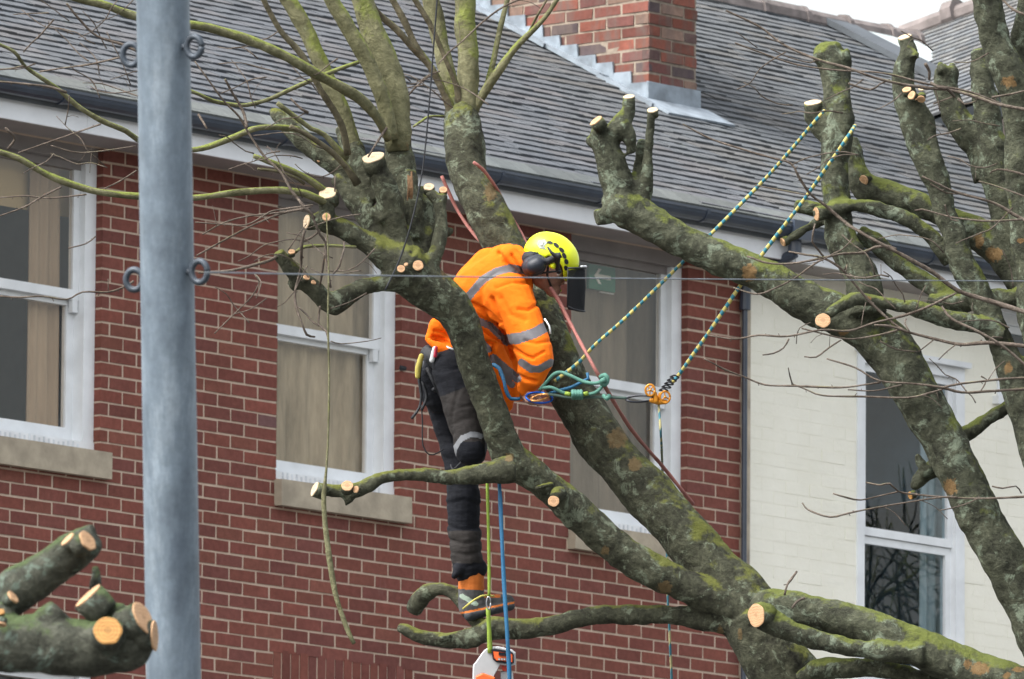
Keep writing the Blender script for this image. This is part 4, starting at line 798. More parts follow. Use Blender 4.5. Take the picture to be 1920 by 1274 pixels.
Cc.finish(.006, step=.02, amp=.012)
for c in [(202, 1183, 54, 50, 0, 28.485, M_WOODO), (165, 1014, 40, 20, 125, 28.63, M_WOOD, -1), (126, 1011, 30, 7, 45, 28.66, M_WOOD), (164, 1117, 62, 8, 42, 28.60, M_WOOD), (269, 1158, 64, 24, 118, 28.54, M_WOOD, -1), (291, 1192, 56, 10, 92, 28.56, M_WOOD, -1), (25, 1119, 27, 8, 130, 28.6, M_WOOD, -1), (2, 1147, 14, 10, 0, 28.52, M_WOODO), (3, 1172, 18, 8, 170, 28.5, M_WOOD), (60, 1160, 1, 1, 5, 28.9, M_WOOD)]:
    Cc.cut(*c)

# --- a bare street tree beyond the right edge, seen mirrored in the window panes
Rf = thing('bare_tree', 'bare winter tree mirrored in the dark panes of the cream house window', 'tree', (27, 68, 0))
def grow(mb, p, d, l, r, lv):
    q = p+d*l; m_ = (p+q)/2+RNG.normal(0, l*.04, 3); sweep(mb, [p, m_, q], [r, r*.85, r*.7], 4, l/2)
    if lv == 0: return
    for k in range(3):
        nd = d*.8+RNG.normal(0, .42, 3)+np.array([0, 0, .12]); nd /= np.linalg.norm(nd); grow(mb, q if k < 2 else m_, nd, l*random.uniform(.62, .85), r*random.uniform(.5, .68), lv-1)
mb = MB()
for (x, y) in ((27, 68), (31, 74), (24, 73), (29, 71), (22, 70)): sweep(mb, [(x, y, 0), (x+.2, y, 4), (x, y+.2, 7)], [.34, .28, .24], 10, .6)
build('trunk', mb, M_BARKD, Rf, True); mb = MB()
for (x, y) in ((27, 68), (31, 74), (24, 73), (29, 71), (22, 70)):
    for k in range(5): dv = np.array([cos(k*1.3+x), sin(k*1.3+x), 1.3]); dv /= np.linalg.norm(dv); grow(mb, np.array([x, y+.1, 5.5+k*.5]), dv, 2.3, .10, 5)
build('crown', mb, M_BARKD, Rf, True)
# ------------------------------------------------------------ the climber
k_ = SC(44.3)
def q3(x, y, d=44.35): return at(x, y, d)
def caps(L):
    """chain list [(x, y, r_px, d), ...] of joints -> tapered limbs in one mesh"""
    mb = MB()
    for ch in L:
        if len(ch) == 1: ch = [ch[0], (ch[0][0]+.5, ch[0][1], ch[0][2], ch[0][3])]
        for a, b_ in zip(ch[:-1], ch[1:]): capsule(mb, q3(a[0], a[1], a[3]), q3(b_[0], b_[1], b_[3]), a[2]*k_, b_[2]*k_, 18)
    return mb
def proj(V):
    q = (V-CAM)@R; return 960+F*q[:, 0]/-q[:, 2], 637-F*q[:, 1]/-q[:, 2], -q[:, 2]
def pdist(px, py, L):
    best = np.full(len(px), 1e9)
    for (a, b_) in zip(L[:-1], L[1:]):
        ax, ay = a; bx, by = b_; dx, dy = bx-ax, by-ay; t = np.clip(((px-ax)*dx+(py-ay)*dy)/(dx*dx+dy*dy), 0, 1)
        best = np.minimum(best, np.hypot(px-ax-t*dx, py-ay-t*dy))
    return best
def skin(name, mb, voxel, mats, parent, classify=None, wr=None, iters=4, label=None):
    V, N, Fs = remesh(mb, voxel, iters)
    if wr is not None:
        px, py, dd_ = proj(V); V = V+N*wr(px, py, dd_, V)[:, None]
    mi = None
    if classify is not None:
        fc = np.array([V[list(f)].mean(0) for f in Fs]); px, py, dd_ = proj(fc); mi = classify(px, py, dd_).astype(int).tolist()
    org = worldloc(parent); o = put(name, mkmesh(name, V-org, Fs, mats, mi, None, True), parent)
    if label: o['label'] = label
    return o
CL = thing('person', 'climber in orange high visibility jacket and yellow helmet bending over in the tree', 'person', at(884, 1168, 44.35))
M_SKIN = plain('skin', (.30, .16, .115), .55, .12, 20, bmp=.2)
def mat_cloth(name, col, var=.1, fold=.5, rough=.85, sc=14):
    m, t, b = newmat(name); co = objco(t); n = noise_(t, co, sc, 5, .6, .8)
    t.links.new(ramp(t, n, [(.3, tuple(x*(1-var) for x in col)), (.7, tuple(x*(1+var) for x in col))]), b.inputs['Base Color']); b.inputs['Roughness'].default_value = rough
    b.inputs['Specular IOR Level'].default_value = .2
    h = math_(t, 'ADD', noise_(t, stretch(t, co, (9, 9, 22)), 1, 3), math_(t, 'MULTIPLY', noise_(t, co, 220, 2), .12)); bump(t, b, h, fold, .015); return m
M_ORANGE = mat_cloth('orange_hi_vis_fleece', (.90, .175, .006), .04, .45)
M_REFL = plain('reflective_tape', (.135, .13, .14), .55, .06, 30, bmp=.25, bscale=150)
M_BLACK = mat_cloth('black_trouser_cloth', (.0065, .0075, .011), .35, .6)
M_GREYC = mat_cloth('brown_grey_trouser_cloth', (.024, .0215, .0205), .25, .6)
M_DARK = plain('black_webbing', (.012, .014, .018), .7, .3, 30, bmp=.2)
# body: one continuous figure under the clothes
bd = [[(1020, 496, 36, 44.38), (1026, 512, 33, 44.38)], [(1028, 520, 25, 44.38), (1037, 543, 15, 44.38)], [(1045, 522, 9, 44.38), (1054, 530, 5, 44.38)], [(1036, 538, 9, 44.38), (1043, 545, 6, 44.38)],
      [(1005, 512, 8, 44.31), (1008, 518, 6, 44.31)], [(985, 495, 22, 44.4), (1008, 510, 24, 44.39)],
      [(845, 665, 26, 44.36), (885, 590, 34, 44.36), (935, 545, 38, 44.38), (955, 515, 32, 44.38), (985, 495, 22, 44.4)],
      [(955, 568, 22, 44.28), (985, 620, 20, 44.19), (1000, 672, 19, 44.14), (1000, 705, 17, 44.14), (990, 728, 13, 44.17), (986, 742, 11, 44.18)],
      [(952, 570, 22, 44.5), (950, 640, 24, 44.6), (958, 700, 20, 44.55), (980, 735, 14, 44.42), (996, 746, 11, 44.36)],
      [(835, 690, 28, 44.42), (850, 790, 17, 44.46), (862, 865, 14, 44.44), (870, 940, 16, 44.42), (878, 1040, 14, 44.4), (884, 1095, 12, 44.4), (886, 1140, 12, 44.4), (940, 1135, 9, 44.45)],
      [(850, 690, 22, 44.3), (876, 800, 15, 44.17), (881, 842, 12, 44.13), (893, 815, 14, 44.3), (905, 780, 12, 44.5)]]
# fingers: near hand gripping the karabiner, far hand behind it
for i, (dx, l) in enumerate([(0, 18), (4, 21), (8, 20), (12, 16)]):
    bd.append([(984+dx, 746, 4.2, 44.155), (989+dx, 753, 3.9, 44.13), (995+dx*.8, 757, 3.6, 44.15), (997+dx*.7, 752, 3.3, 44.18)])
    bd.append([(996+dx*.7, 742+i*4, 4.0, 44.36), (1006+dx*.5, 743+i*4, 3.8, 44.33), (1012+dx*.3, 747+i*3.5, 3.5, 44.31), (1009, 751+i*3, 3.2, 44.30)])
bd.append([(982, 742, 5, 44.17), (992, 738, 4.6, 44.13), (999, 742, 4, 44.12)]); bd.append([(992, 740, 5, 44.38), (1000, 735, 4.4, 44.34), (1007, 738, 3.8, 44.32)])
skin('body', caps(bd), .0032, M_SKIN, CL, iters=2)
for s, d in ((1, 44.33), (-1, 44.43)):
    mb = MB(); capsule(mb, q3(1046, 514, d), q3(1046.5, 514, d), 4.2*k_, 4.2*k_, 12); build('eye', mb, plain('eye', (.5, .45, .42), .2, .1) if s == 1 else bpy.data.materials['eye'], CL, True)
# jacket
jk = [[(838, 640, 32, 44.36), (872, 590, 48, 44.36), (905, 555, 62, 44.37), (938, 530, 62, 44.38), (952, 510, 52, 44.38)], [(948, 492, 33, 44.38), (966, 478, 20, 44.38)], [(940, 490, 28, 44.38), (955, 474, 17, 44.36)], [(944, 474, 15, 44.33), (957, 466, 8, 44.31)], [(955, 480, 20, 44.3), (972, 496, 15, 44.28)],
      [(868, 575, 30, 44.4), (885, 535, 34, 44.4), (915, 500, 34, 44.4)],
      [(952, 560, 50, 44.27), (970, 590, 43, 44.22), (985, 622, 38, 44.18), (1002, 655, 35, 44.14), (1006, 676, 33, 44.12), (996, 704, 27, 44.14), (986, 728, 17, 44.17)],
      [(950, 560, 50, 44.5), (948, 620, 40, 44.56), (950, 680, 34, 44.55), (956, 720, 30, 44.5), (975, 735, 18, 44.42)],
      [(880, 600, 48, 44.34), (905, 650, 44, 44.36), (925, 690, 38, 44.4), (940, 735, 26, 44.46), (948, 760, 14, 44.5)],
      [(808, 634, 11, 44.3), (822, 614, 20, 44.3), (838, 634, 26, 44.34), (848, 648, 20, 44.3)], [(806, 640, 8, 44.25), (826, 650, 12, 44.24), (852, 666, 14, 44.24)]]
bands = [([(868, 572), (885, 548), (905, 525), (930, 510), (955, 503), (985, 508), (1010, 520)], 7.5, 0), ([(950, 638), (975, 634), (1000, 626), (1022, 614)], 10, 0), ([(898, 602), (920, 612), (940, 632)], 6.5, 44.38), ([(978, 680), (995, 692), (1012, 692), (1034, 680)], 7, 0), ([(925, 672), (945, 690), (970, 710)], 8, 44.7), ([(900, 640), (915, 655)], 7, 44.5), ([(940, 700), (960, 722)], 6, 44.7)]
def jclass(px, py, dd_):
    m = np.zeros(len(px))
    for L, w_, dm in bands: m = np.where(pdist(px, py, L) < w_, 1, m)
    return m
def jwr(px, py, dd_, V):
    out = np.zeros(len(px))
    def fold(L, w_, a): return -a*np.exp(-(pdist(px, py, L)/w_)**2)
    for L, w_, a in [([(858, 655), (835, 640), (812, 632)], 4, .010), ([(850, 640), (832, 625), (815, 622)], 3.5, .008), ([(884, 568), (905, 578), (922, 592), (932, 608)], 3.5, .014), ([(895, 590), (918, 604), (938, 625)], 3, .012), ([(900, 616), (925, 632), (945, 642)], 3, .013), ([(905, 640), (930, 645), (925, 668), (912, 682)], 4, .016), ([(922, 560), (935, 600), (948, 640), (960, 670)], 4, .014),
                     ([(958, 650), (985, 668), (1000, 672)], 3.5, .010), ([(965, 700), (985, 712), (1005, 716)], 3.5, .010), ([(1008, 572), (990, 582), (972, 580)], 4, .008), ([(1020, 660), (1005, 668)], 3, .008), ([(930, 540), (960, 528), (990, 530)], 5, .007), ([(960, 478), (972, 500), (985, 512)], 3, .014), ([(935, 475), (950, 495), (970, 508)], 4, .008), ([(940, 560), (955, 590), (985, 600)], 6, .006), ([(925, 655), (940, 700), (950, 745)], 4, .010), ([(985, 640), (1005, 645), (1030, 640)], 4, .006)]: out += fold(L, w_*.85, a*1.15)
    out += np.array([.006*mn.fractal(Vector(v*9), 1, 2, 3) for v in V]); return out
skin('jacket', caps(jk), .0045, [M_ORANGE, M_REFL], CL, jclass, jwr, 5)
# trousers
tr = [[(838, 668, 36, 44.36), (824, 700, 40, 44.38), (828, 735, 42, 44.4)], [(826, 690, 40, 44.42), (838, 760, 38, 44.46), (852, 820, 32, 44.46), (862, 868, 30, 44.44), (870, 930, 33, 44.42), (869, 990, 31, 44.42), (875, 1030, 31, 44.4), (878, 1068, 29, 44.4)],
      [(848, 690, 40, 44.24), (868, 760, 38, 44.16), (879, 815, 33, 44.1), (881, 846, 30, 44.08)], [(884, 850, 27, 44.1), (895, 815, 25, 44.3), (906, 782, 20, 44.5)], [(862, 1068, 14, 44.36), (852, 1080, 6, 44.34)], [(880, 1072, 26, 44.4), (895, 1066, 20, 44.4)]]
def tclass(px, py, dd_):
    front = (dd_ < 44.32) & (py > 735-(px-850)*.4) & (py < 900); m = np.where(front, 1, 0)
    rim = (pdist(px, py, [(851, 872), (853, 842), (866, 822), (885, 814), (902, 818)]) < 5) & (dd_ < 44.2); m = np.where(rim, 2, m)
    m = np.where((dd_ < 44.2) & (py > 828) & (np.hypot(px-884, (py-858)*.8) < 29), 0, m)
    return np.where((py > 996) & (py < 1056) & (px < 905), 1, m)
def twr(px, py, dd_, V):
    out = np.zeros(len(px))
    for L, w_, a in [([(838, 945), (870, 938), (905, 948)], 4, .008), ([(838, 985), (870, 995), (902, 988)], 4, .010), ([(840, 1012), (870, 1020), (905, 1012)], 4, .009), ([(845, 1036), (875, 1042), (908, 1034)], 4, .009), ([(850, 770), (880, 762), (900, 768)], 4, .009), ([(850, 795), (875, 785), (900, 788)], 4, .008), ([(838, 905), (860, 915), (905, 912)], 4, .006), ([(845, 1058), (875, 1064), (905, 1055)], 3, .008), ([(800, 690), (830, 700), (862, 690)], 3, .006), ([(858, 735), (846, 790), (850, 830)], 4, .012)]:
        out -= a*.42*np.exp(-(pdist(px, py, L)/w_)**2)
    return out+np.array([.006*mn.fractal(Vector((v[0]*8, v[1]*8, v[2]*16)), 1, 2, 3) for v in V])
skin('trousers', caps(tr), .0045, [M_BLACK, M_GREYC, plain('knee_trim', (.16, .17, .185), .6, .1)], CL, tclass, twr, 4)
# boot on the branch
bt = [[(884, 1078, 24, 44.4), (883, 1105, 25, 44.4), (884, 1138, 25, 44.4)], [(884, 1140, 24, 44.39), (915, 1134, 19, 44.42), (950, 1130, 15, 44.46)], [(880, 1155, 10, 44.35), (925, 1144, 9, 44.38), (958, 1137, 8, 44.44)], [(880, 1155, 10, 44.42), (925, 1144, 9, 44.48), (958, 1137, 8, 44.5)]]
def bclass(px, py, dd_):
    line = 1158-(px-860)*.2
    m = np.where((py < 1106+(px-884)*.06) & (px < 912), 1, 0); m = np.where((px > 908) & (px < 938) & (py < 1121), 1, m)
    m = np.where(pdist(px, py, [(866, 1118), (892, 1133)]) < 4.5, 2, m); m = np.where((py > line-9) & (py < line-5), 1, m)
    return np.where(py > line-3, 3, m)
M_ORB = mat_cloth('orange_boot_fabric', (.42, .12, .025), .2, .4); M_GRB = mat_cloth('grey_boot_leather', (.07, .07, .072), .3, .4)
skin('boot', caps(bt), .004, [M_GRB, M_ORB, plain('pale_green_stripe', (.26, .33, .27), .6, .1), plain('boot_sole', (.02, .024, .03), .7, .3)], CL, bclass, lambda px, py, d, V: np.array([.003*mn.noise(Vector(v*40)) for v in V]), 3, 'grey and orange boot standing on the branch')
mb = MB(); sweep(mb, [q3(868, 1142, 44.28), q3(880, 1132, 44.26), q3(902, 1118, 44.30), q3(926, 1118, 44.36)], [.004]*4, 6, .03); build('boot_lace', mb, plain('lace_yellow', (.5, .45, .1), .7, .1), CL, True)
bt2 = [[(905, 784, 22, 44.52), (912, 770, 20, 44.6)], [(912, 768, 20, 44.6), (918, 740, 15, 44.72)]]
skin('boot', caps(bt2), .006, [M_GRB], CL)
# helmet shell
hc = np.array(q3(1033, 484, 44.38)); e1 = R@np.array([.86, -.51, 0]); e2 = R@np.array([.51, .86, 0]); e3 = R@np.array([0, 0, 1.0])
def lower(a):   # rim height against the angle round the head: a=0 front, pi back
    c_ = cos(a); return -14-10*max(0, c_)**2+(-6)*max(0, -c_)+16*math.exp(-((abs(sin(a))-1)/.28)**2)*(1 if c_ > -.2 else .4)
mb = MB(); na, nl = 56, 14; V = []
for sh, sc in ((0, 1.0), (1, .93)):
    for i in range(na):
        a = 2*pi*i/na; lo = lower(a)/46; th0 = math.asin(max(-.9, lo))
        for j in range(nl):
            th = th0+(pi/2-th0)*(j/(nl-1))**.9; rr = cos(th)
            ridge = 1+.02*max(0, cos(3*(th-.6)))*(1 if abs(sin(a)) < .5 else 0)
            V.append(hc+(e1*cos(a)*rr*54+e3*sin(a)*rr*43+e2*sin(th)*47)*k_*sc*ridge*(1.0 if cos(a) < 0 else 1.0))
f = []
for i in range(na):
    n = (i+1) % na
    for j in range(nl-1):
        f.append((i*nl+j, n*nl+j, n*nl+j+1, i*nl+j+1)); o = na*nl; f.append((o+i*nl+j, o+i*nl+j+1, o+n*nl+j+1, o+n*nl+j))
    f.append((i*nl, na*nl+i*nl, na*nl+n*nl, n*nl))
mb.add(V, f)
M_HELM = plain('helmet_yellow', (.72, .80, .012), .38, .04, 6, bmp=.03)
hel = build('helmet', mb, M_HELM, CL, True)
def onhel(x, y, lift=1.0):
    """point on the near side of the shell behind picture point x, y"""
    v = at(x, y, 1)-CAM; v /= np.linalg.norm(v); A_ = np.array([e1/(54*k_), e3/(43*k_), e2/(47*k_)]); o_ = A_@(CAM-hc); d_ = A_@v; a = d_@d_; b2 = 2*o_@d_; c_ = o_@o_-lift**2; D_ = b2*b2-4*a*c_
    t = (-b2-sqrt(max(0, D_)))/(2*a); return CAM+v*t
def patch(nm, L, mat, h=.0025, lift=1.005):
    mb = MB(); P = [onhel(x, y, lift) for x, y in L]; n = len(P); nn = e3*h; mb.add(P+[p+nn for p in P], [tuple(range(n)), tuple(range(2*n-1, n-1, -1))]+[(i, i+n, (i+1) % n+n, (i+1) % n) for i in range(n)]); return build(nm, mb, mat, hel)
def oval(x, y, a, b_, ang, n=12): return [(x+a*cos(t)*cos(radians(ang))-b_*sin(t)*sin(radians(ang)), y+a*cos(t)*sin(radians(ang))+b_*sin(t)*cos(radians(ang))) for t in np.linspace(0, 2*pi, n, endpoint=False)]
for (x, y, a, b_, g) in [(1031, 455, 4.5, 2.2, 10), (1043, 460, 4.5, 2.6, 40), (1053, 469, 4.5, 2.8, 45), (1058, 480, 4.5, 2.8, 60), (1062, 491, 4, 3, 70), (1061, 503, 3.6, 2.6, 80)]: patch('vent', oval(x, y, a*1.35, b_*1.3, g), M_DARK)
patch('emblem', [(1009, 452), (1021, 449), (1026, 456), (1020, 462), (1024, 468), (1012, 466), (1007, 459)], plain('emblem_grey', (.24, .27, .22), .5, .1)); patch('emblem', [(1013, 456), (1019, 454), (1017, 461), (1013, 460)], plain('emblem_white', (.36, .38, .33), .5, .1), .003, 1.02)
# ear defender, its arm, chin straps
mb = caps([[(998, 500, 20, 44.24), (1006, 496, 20, 44.24)], [(1008, 496, 15, 44.21), (1000, 500, 15, 44.21)]]); skin('ear_defender', mb, .004, [plain('ear_cup', (.014, .018, .028), .5, .2, 20, bmp=.05)], CL, iters=3)
mb = MB(); sweep(mb, [q3(1008, 492, 44.2), q3(1028, 490, 44.22), q3(1045, 480, 44.2)], [.012, .014, .014], 8, .02); sweep(mb, [q3(1027, 464, 44.18), q3(1034, 474, 44.17), q3(1044, 482, 44.18), q3(1052, 478, 44.18)], [.004, .006, .012, .012], 8, .02)
sweep(mb, [q3(1046, 478, 44.19), q3(1045, 500, 44.24), q3(1048, 512, 44.26)], [.012, .010, .009], 8, .02); sweep(mb, [q3(1006, 482, 44.24), q3(990, 484, 44.27), q3(982, 500, 44.27)], [.02, .028, .018], 8, .02)
sweep(mb, [q3(1030, 492, 44.24), q3(1026, 515, 44.27), q3(1036, 545, 44.36)], [.005]*3, 6, .03); sweep(mb, [q3(1000, 515, 44.27), q3(1020, 512, 44.26), q3(1052, 508, 44.24)], [.004]*3, 6, .03); build('helmet_strap', mb, M_DARK, CL, True)
skin('hair', caps([[(1008, 492, 30, 44.38), (998, 506, 24, 44.38)]]), .006, [plain('dark_hair', (.02, .016, .014), .8, .3, 60, bmp=.5)], CL, iters=1)
mb = MB(); sweep(mb, [q3(1040, 498, 44.45), q3(1040, 526, 44.45), q3(1050, 548, 44.43)], [.006, .016, .010], 8, .02, flat=.5); sweep(mb, [q3(1032, 497, 44.23), q3(1040, 500, 44.22)], [.012, .012], 8, .02); build('chin_strap', mb, M_HELM, CL, True)
# mesh visor, curved round the face
mb = MB(); V = []; nv, nu = 10, 18
for lay in (0, 1):
    for i in range(nu+1):
        a = radians(-80+160*i/nu); 
        for j in range(nv+1):
            t = j/nv; ed = abs(a)/radians(80); x = 1058+40*cos(a)*(1-.10*abs(t-.45)); y = 503+84*t*(1-.13*ed**3)-3*cos(a)*t+5*ed**3; V.append(q3(x, y, 44.38+(.088 if not lay else .086)*sin(a)))
o = (nu+1)*(nv+1); f = []
for i in range(nu):
    for j in range(nv): p = i*(nv+1)+j; f.append((p, p+1, p+nv+2, p+nv+1)); f.append((o+p, o+p+nv+1, o+p+nv+2, o+p+1))
mb.add(V, f)
mv = bpy.data.materials.new('visor_mesh'); mv.use_nodes = True; t_ = mv.node_tree; t_.nodes.clear(); oo = t_.nodes.new('ShaderNodeOutputMaterial'); mx = t_.nodes.new('ShaderNodeMixShader'); ta = t_.nodes.new('ShaderNodeBsdfTransparent'); df = t_.nodes.new('ShaderNodeBsdfPrincipled'); df.inputs['Base Color'].default_value = (.022, .024, .027, 1); df.inputs['Roughness'].default_value = .85; df.inputs['Specular IOR Level'].default_value = .15; mx.inputs[0].default_value = .72
t_.links.new(ta.outputs[0], mx.inputs[1]); t_.links.new(df.outputs[0], mx.inputs[2]); t_.links.new(mx.outputs[0], oo.inputs[0])
vis = build('visor', mb, mv, CL, True); mb = MB()
def arc(y, r=.004, x0=1058, a0=-80, a1=80, sc=40): sweep(mb, [q3(x0+sc*cos(radians(a)), y, 44.38+.089*sin(radians(a))) for a in range(a0, a1+1, 20)], [r]*len(range(a0, a1+1, 20)), 6, .02)
arc(503, .004); sweep(mb, [q3(1058+38*cos(radians(a)), 587-11*(abs(a)/80)**3-3*cos(radians(a)), 44.38+.089*sin(radians(a))) for a in range(-80, 81, 16)], [.0045]*11, 6, .02)
for a in (-80, 80): sweep(mb, [q3(1058+40*cos(radians(a)), 503, 44.38+.089*sin(radians(a))), q3(1057+38*cos(radians(a)), 576, 44.38+.089*sin(radians(a)))], [.0025]*2, 6, .05)
build('visor_frame', mb, M_DARK, vis, True); mb = MB(); arc(500, .004, 1059, -40, 40, 40); build('visor_clip', mb, M_WHITE, vis, True)
# harness, pads, pouches
hz = [[(802, 662, 14, 44.32), (822, 676, 20, 44.28), (850, 684, 18, 44.24), (875, 690, 12, 44.26)], [(800, 690, 14, 44.36), (796, 715, 13, 44.38)]]
har = skin('harness', caps(hz), .005, [M_DARK], CL, wr=lambda px, py, d, V: np.array([.004*mn.noise(Vector(v*30)) for v in V]), iters=2)
def strap(nm, L, r, mat, parent=None, flat=1.0, seg=8): mb = MB(); P = [q3(*p) for p in L]; rr = r if hasattr(r, '__len__') else [r]*len(P); sweep(mb, P, rr, seg, .02, flat=flat); return build(nm, mb, mat, parent or har, True)
strap('strap', [(790, 680, 44.3), (786, 710, 44.3), (790, 740, 44.3), (786, 765, 44.3), (772, 785, 44.28)], [.006, .007, .006, .005, .006], M_DARK)
strap('strap', [(792, 715, 44.28), (800, 745, 44.28), (790, 770, 44.28)], .006, M_DARK); strap('strap', [(800, 690, 44.26), (815, 720, 44.25), (828, 745, 44.3)], .008, M_DARK)
strap('cord', [(790, 760, 44.28), (792, 790, 44.28), (793, 835, 44.28), (805, 853, 44.28), (820, 850, 44.3), (832, 842, 44.33)], .0028, M_DARK)
strap('cord', [(868, 864, 44.06), (850, 880, 44.05), (845, 872, 44.1)], .003, M_DARK); strap('leg_loop', [(812, 730, 44.3), (835, 738, 44.34), (860, 720, 44.2), (872, 700, 44.2)], .008, M_DARK)
mb = caps([[(790, 668, 5, 44.26), (784, 690, 6, 44.26), (783, 706, 5, 44.26)]]); skin('glove_roll', mb, .003, [plain('pale_yellow', (.42, .36, .08), .8, .12)], har, iters=1)
mb = caps([[(815, 654, 4.5, 44.2), (810, 676, 5, 44.2)]]); skin('marker', mb, .0025, [plain('white_plastic', (.62, .64, .66), .4, .05)], har, iters=1)
mb = caps([[(818, 652, 3.2, 44.19), (816, 668, 3.4, 44.19)]]); skin('marker', mb, .0025, [plain('red_plastic', (.45, .02, .05), .4, .05)], har, iters=1, label='short red marker on the harness')
mb = MB(); sweep(mb, [q3(836, 650, 44.22), q3(850, 656, 44.2)], [.004, .004], 6, .02); capsule(mb, q3(848, 660, 44.2), q3(848.5, 660, 44.2), .004, .004); build('buckle', mb, M_WHITE, har, True)
strap('radio_clip', [(1021, 598, 44.06), (1030, 612, 44.05), (1032, 626, 44.06)], .0035, M_WHITE, CL)

# ------------------------------------------------------------ ropes and gear (things of their own)
def rope(name, label, L, r_px, mat, cat='rope', seg=8, twist=False):
    P, rr = catmull([q3(*p) for p in L], [r_px*SC(44)]*len(L), .02); ln = np.concatenate([[0], np.cumsum(np.linalg.norm(np.diff(P, axis=0), axis=1))]); n = len(P)
    mb = MB(); T = np.gradient(P, axis=0); T /= np.linalg.norm(T, axis=1)[:, None]; u = np.cross(T[0], [.31, .2, .93]); u /= np.linalg.norm(u); V = []; Cc_ = []
    for i in range(n):
        u = u-T[i]*np.dot(u, T[i]); u /= np.linalg.norm(u); w_ = np.cross(T[i], u)
        for k in range(seg): a = 2*pi*k/seg; V.append(P[i]+(u*cos(a)+w_*sin(a))*rr[i]*(1+.1*sin(ln[i]*300+a*2))); Cc_.append((ln[i]+.012*a/(2*pi), 0, 0))
    f = [(i*seg+k, i*seg+(k+1) % seg, (i+1)*seg+(k+1) % seg, (i+1)*seg+k) for i in range(n-1) for k in range(seg)]+[tuple(range(seg))[::-1], tuple(range((n-1)*seg, n*seg))]
    mb.add(V, f, 0, Cc_); o = build(name, mb, mat, None, True); return tag(o, label, cat) if label else o
M_RSTR = mat_rope('striped_rope', (.40, .34, .10), (.02, .145, .20), .038)
M_RGRN = mat_rope('green_rope', (.07, .19, .15), (.10, .24, .18), .03); M_BLUE = plain('blue_webbing', (.008, .10, .21), .6, .12, 30, bmp=.2, bscale=200); M_LIME = plain('lime_webbing', (.20, .29, .03), .7, .15, 30, bmp=.2, bscale=200)
M_REDR = plain('red_brown_rope', (.27, .105, .09), .85, .12, 40, bmp=.3, bscale=200)
rope('climbing_rope', 'blue and yellow striped climbing rope rising from the knots left of the orange pulley', [(1545, 208, 43.72), (1528, 228, 43.7), (1440, 330, 43.9), (1300, 472, 43.95), (1180, 590, 44.02), (1118, 645, 44.05), (1085, 680, 44.08), (1040, 715, 44.1)], 3.3, M_RSTR)
rope('climbing_rope', 'blue and yellow striped climbing rope rising from the orange pulley to the stump fork', [(1603, 236, 43.74), (1590, 256, 43.66), (1560, 300, 43.68), (1500, 385, 43.76), (1420, 490, 43.82), (1330, 622, 43.9), (1272, 704, 44.0), (1262, 716, 44.0)], 3.6, M_RSTR)
rope('rope_tail', 'thin striped rope tail hanging straight down under the orange pulley', [(1235, 758, 44.0), (1240, 830, 44.0), (1243, 900, 45.4), (1250, 1000, 45.4), (1252, 1120, 45.4), (1256, 1200, 45.4), (1262, 1400, 45.4), (1270, 2200, 45.2)], 2.4, mat_rope('striped_rope_dark', (.25, .23, .11), (.02, .10, .13), .1))
rope('red_rope', 'red brown rope running down across the thick limb right of the climber', [(1032, 540, 44.3), (1052, 572, 44.25), (1072, 612, 44.2), (1120, 700, 44.0), (1180, 800, 44.3), (1240, 872, 44.62), (1275, 915, 44.66), (1300, 945, 44.72)], 3.6, M_REDR)
rope('red_rope', 'red brown rope looped over the thick limb above the yellow helmet', [(888, 305, 44.66), (905, 318, 44.68), (930, 352, 44.72), (955, 400, 44.8), (978, 440, 44.8), (992, 470, 44.7), (1000, 490, 44.6)], 3.5, M_REDR)
rope('red_rope', 'red brown rope slanting down behind the orange collar of the climber', [(828, 330, 44.8), (842, 362, 44.8), (858, 395, 44.8), (885, 435, 44.75), (915, 465, 44.65), (940, 480, 44.5)], 3.5, M_REDR)
rope('green_strap', 'lime green strap hanging from the branch past the boot to the chainsaw', [(913, 880, 43.93), (915, 960, 43.9), (917, 1060, 43.9), (917, 1120, 43.9)], 3.2, M_LIME, 'strap'); rope('green_strap', 'lower wider end of the lime green strap just above the chainsaw', [(915, 1140, 43.9), (917, 1180, 43.9), (919, 1225, 43.9)], 4.5, M_LIME, 'strap')
mb = MB(); sweep(mb, [q3(916+4*cos(t), 1131+12*sin(t), 43.88+.01*sin(t)) for t in np.linspace(0, 2*pi, 12)], [.0024]*12, 6, .01); tag(build('steel_snap_hook', mb, plain('steel', (.6, .62, .65), .3, .1, metal=.7), None, True), 'silver snap hook on the lime green strap beside the boot', 'hook')
rope('blue_strap', 'blue strap hanging from the branch down over the grey chainsaw', [(932, 870, 43.92), (937, 920, 43.88), (941, 1010, 43.85), (946, 1110, 43.82), (951, 1190, 43.8), (956, 1290, 43.8), (960, 1500, 43.8)], 3.9, M_BLUE, 'strap')
rope('dark_cord', 'thin dark cord hanging from above across the cut hub of the tree', [(822, -30, 43.6), (815, 60, 43.6), (806, 180, 43.6), (796, 290, 43.6), (785, 360, 43.6), (768, 430, 43.6), (748, 490, 43.6), (722, 545, 43.6)], 1.6, M_DARK, 'cord')
mb = caps([[(720, 549, 4, 43.6), (718, 552, 4, 43.6)]]); rope('wire_line', 'thin taut grey wire running level from the pole ring across the whole scene', [(385, 511, 29.7), (700, 517, 33), (1100, 522, 36), (1500, 525, 39), (2000, 528, 42), (2600, 532, 47)], 1.05, plain('grey_wire', (.10, .12, .14), .5, .1), 'wire', 6)
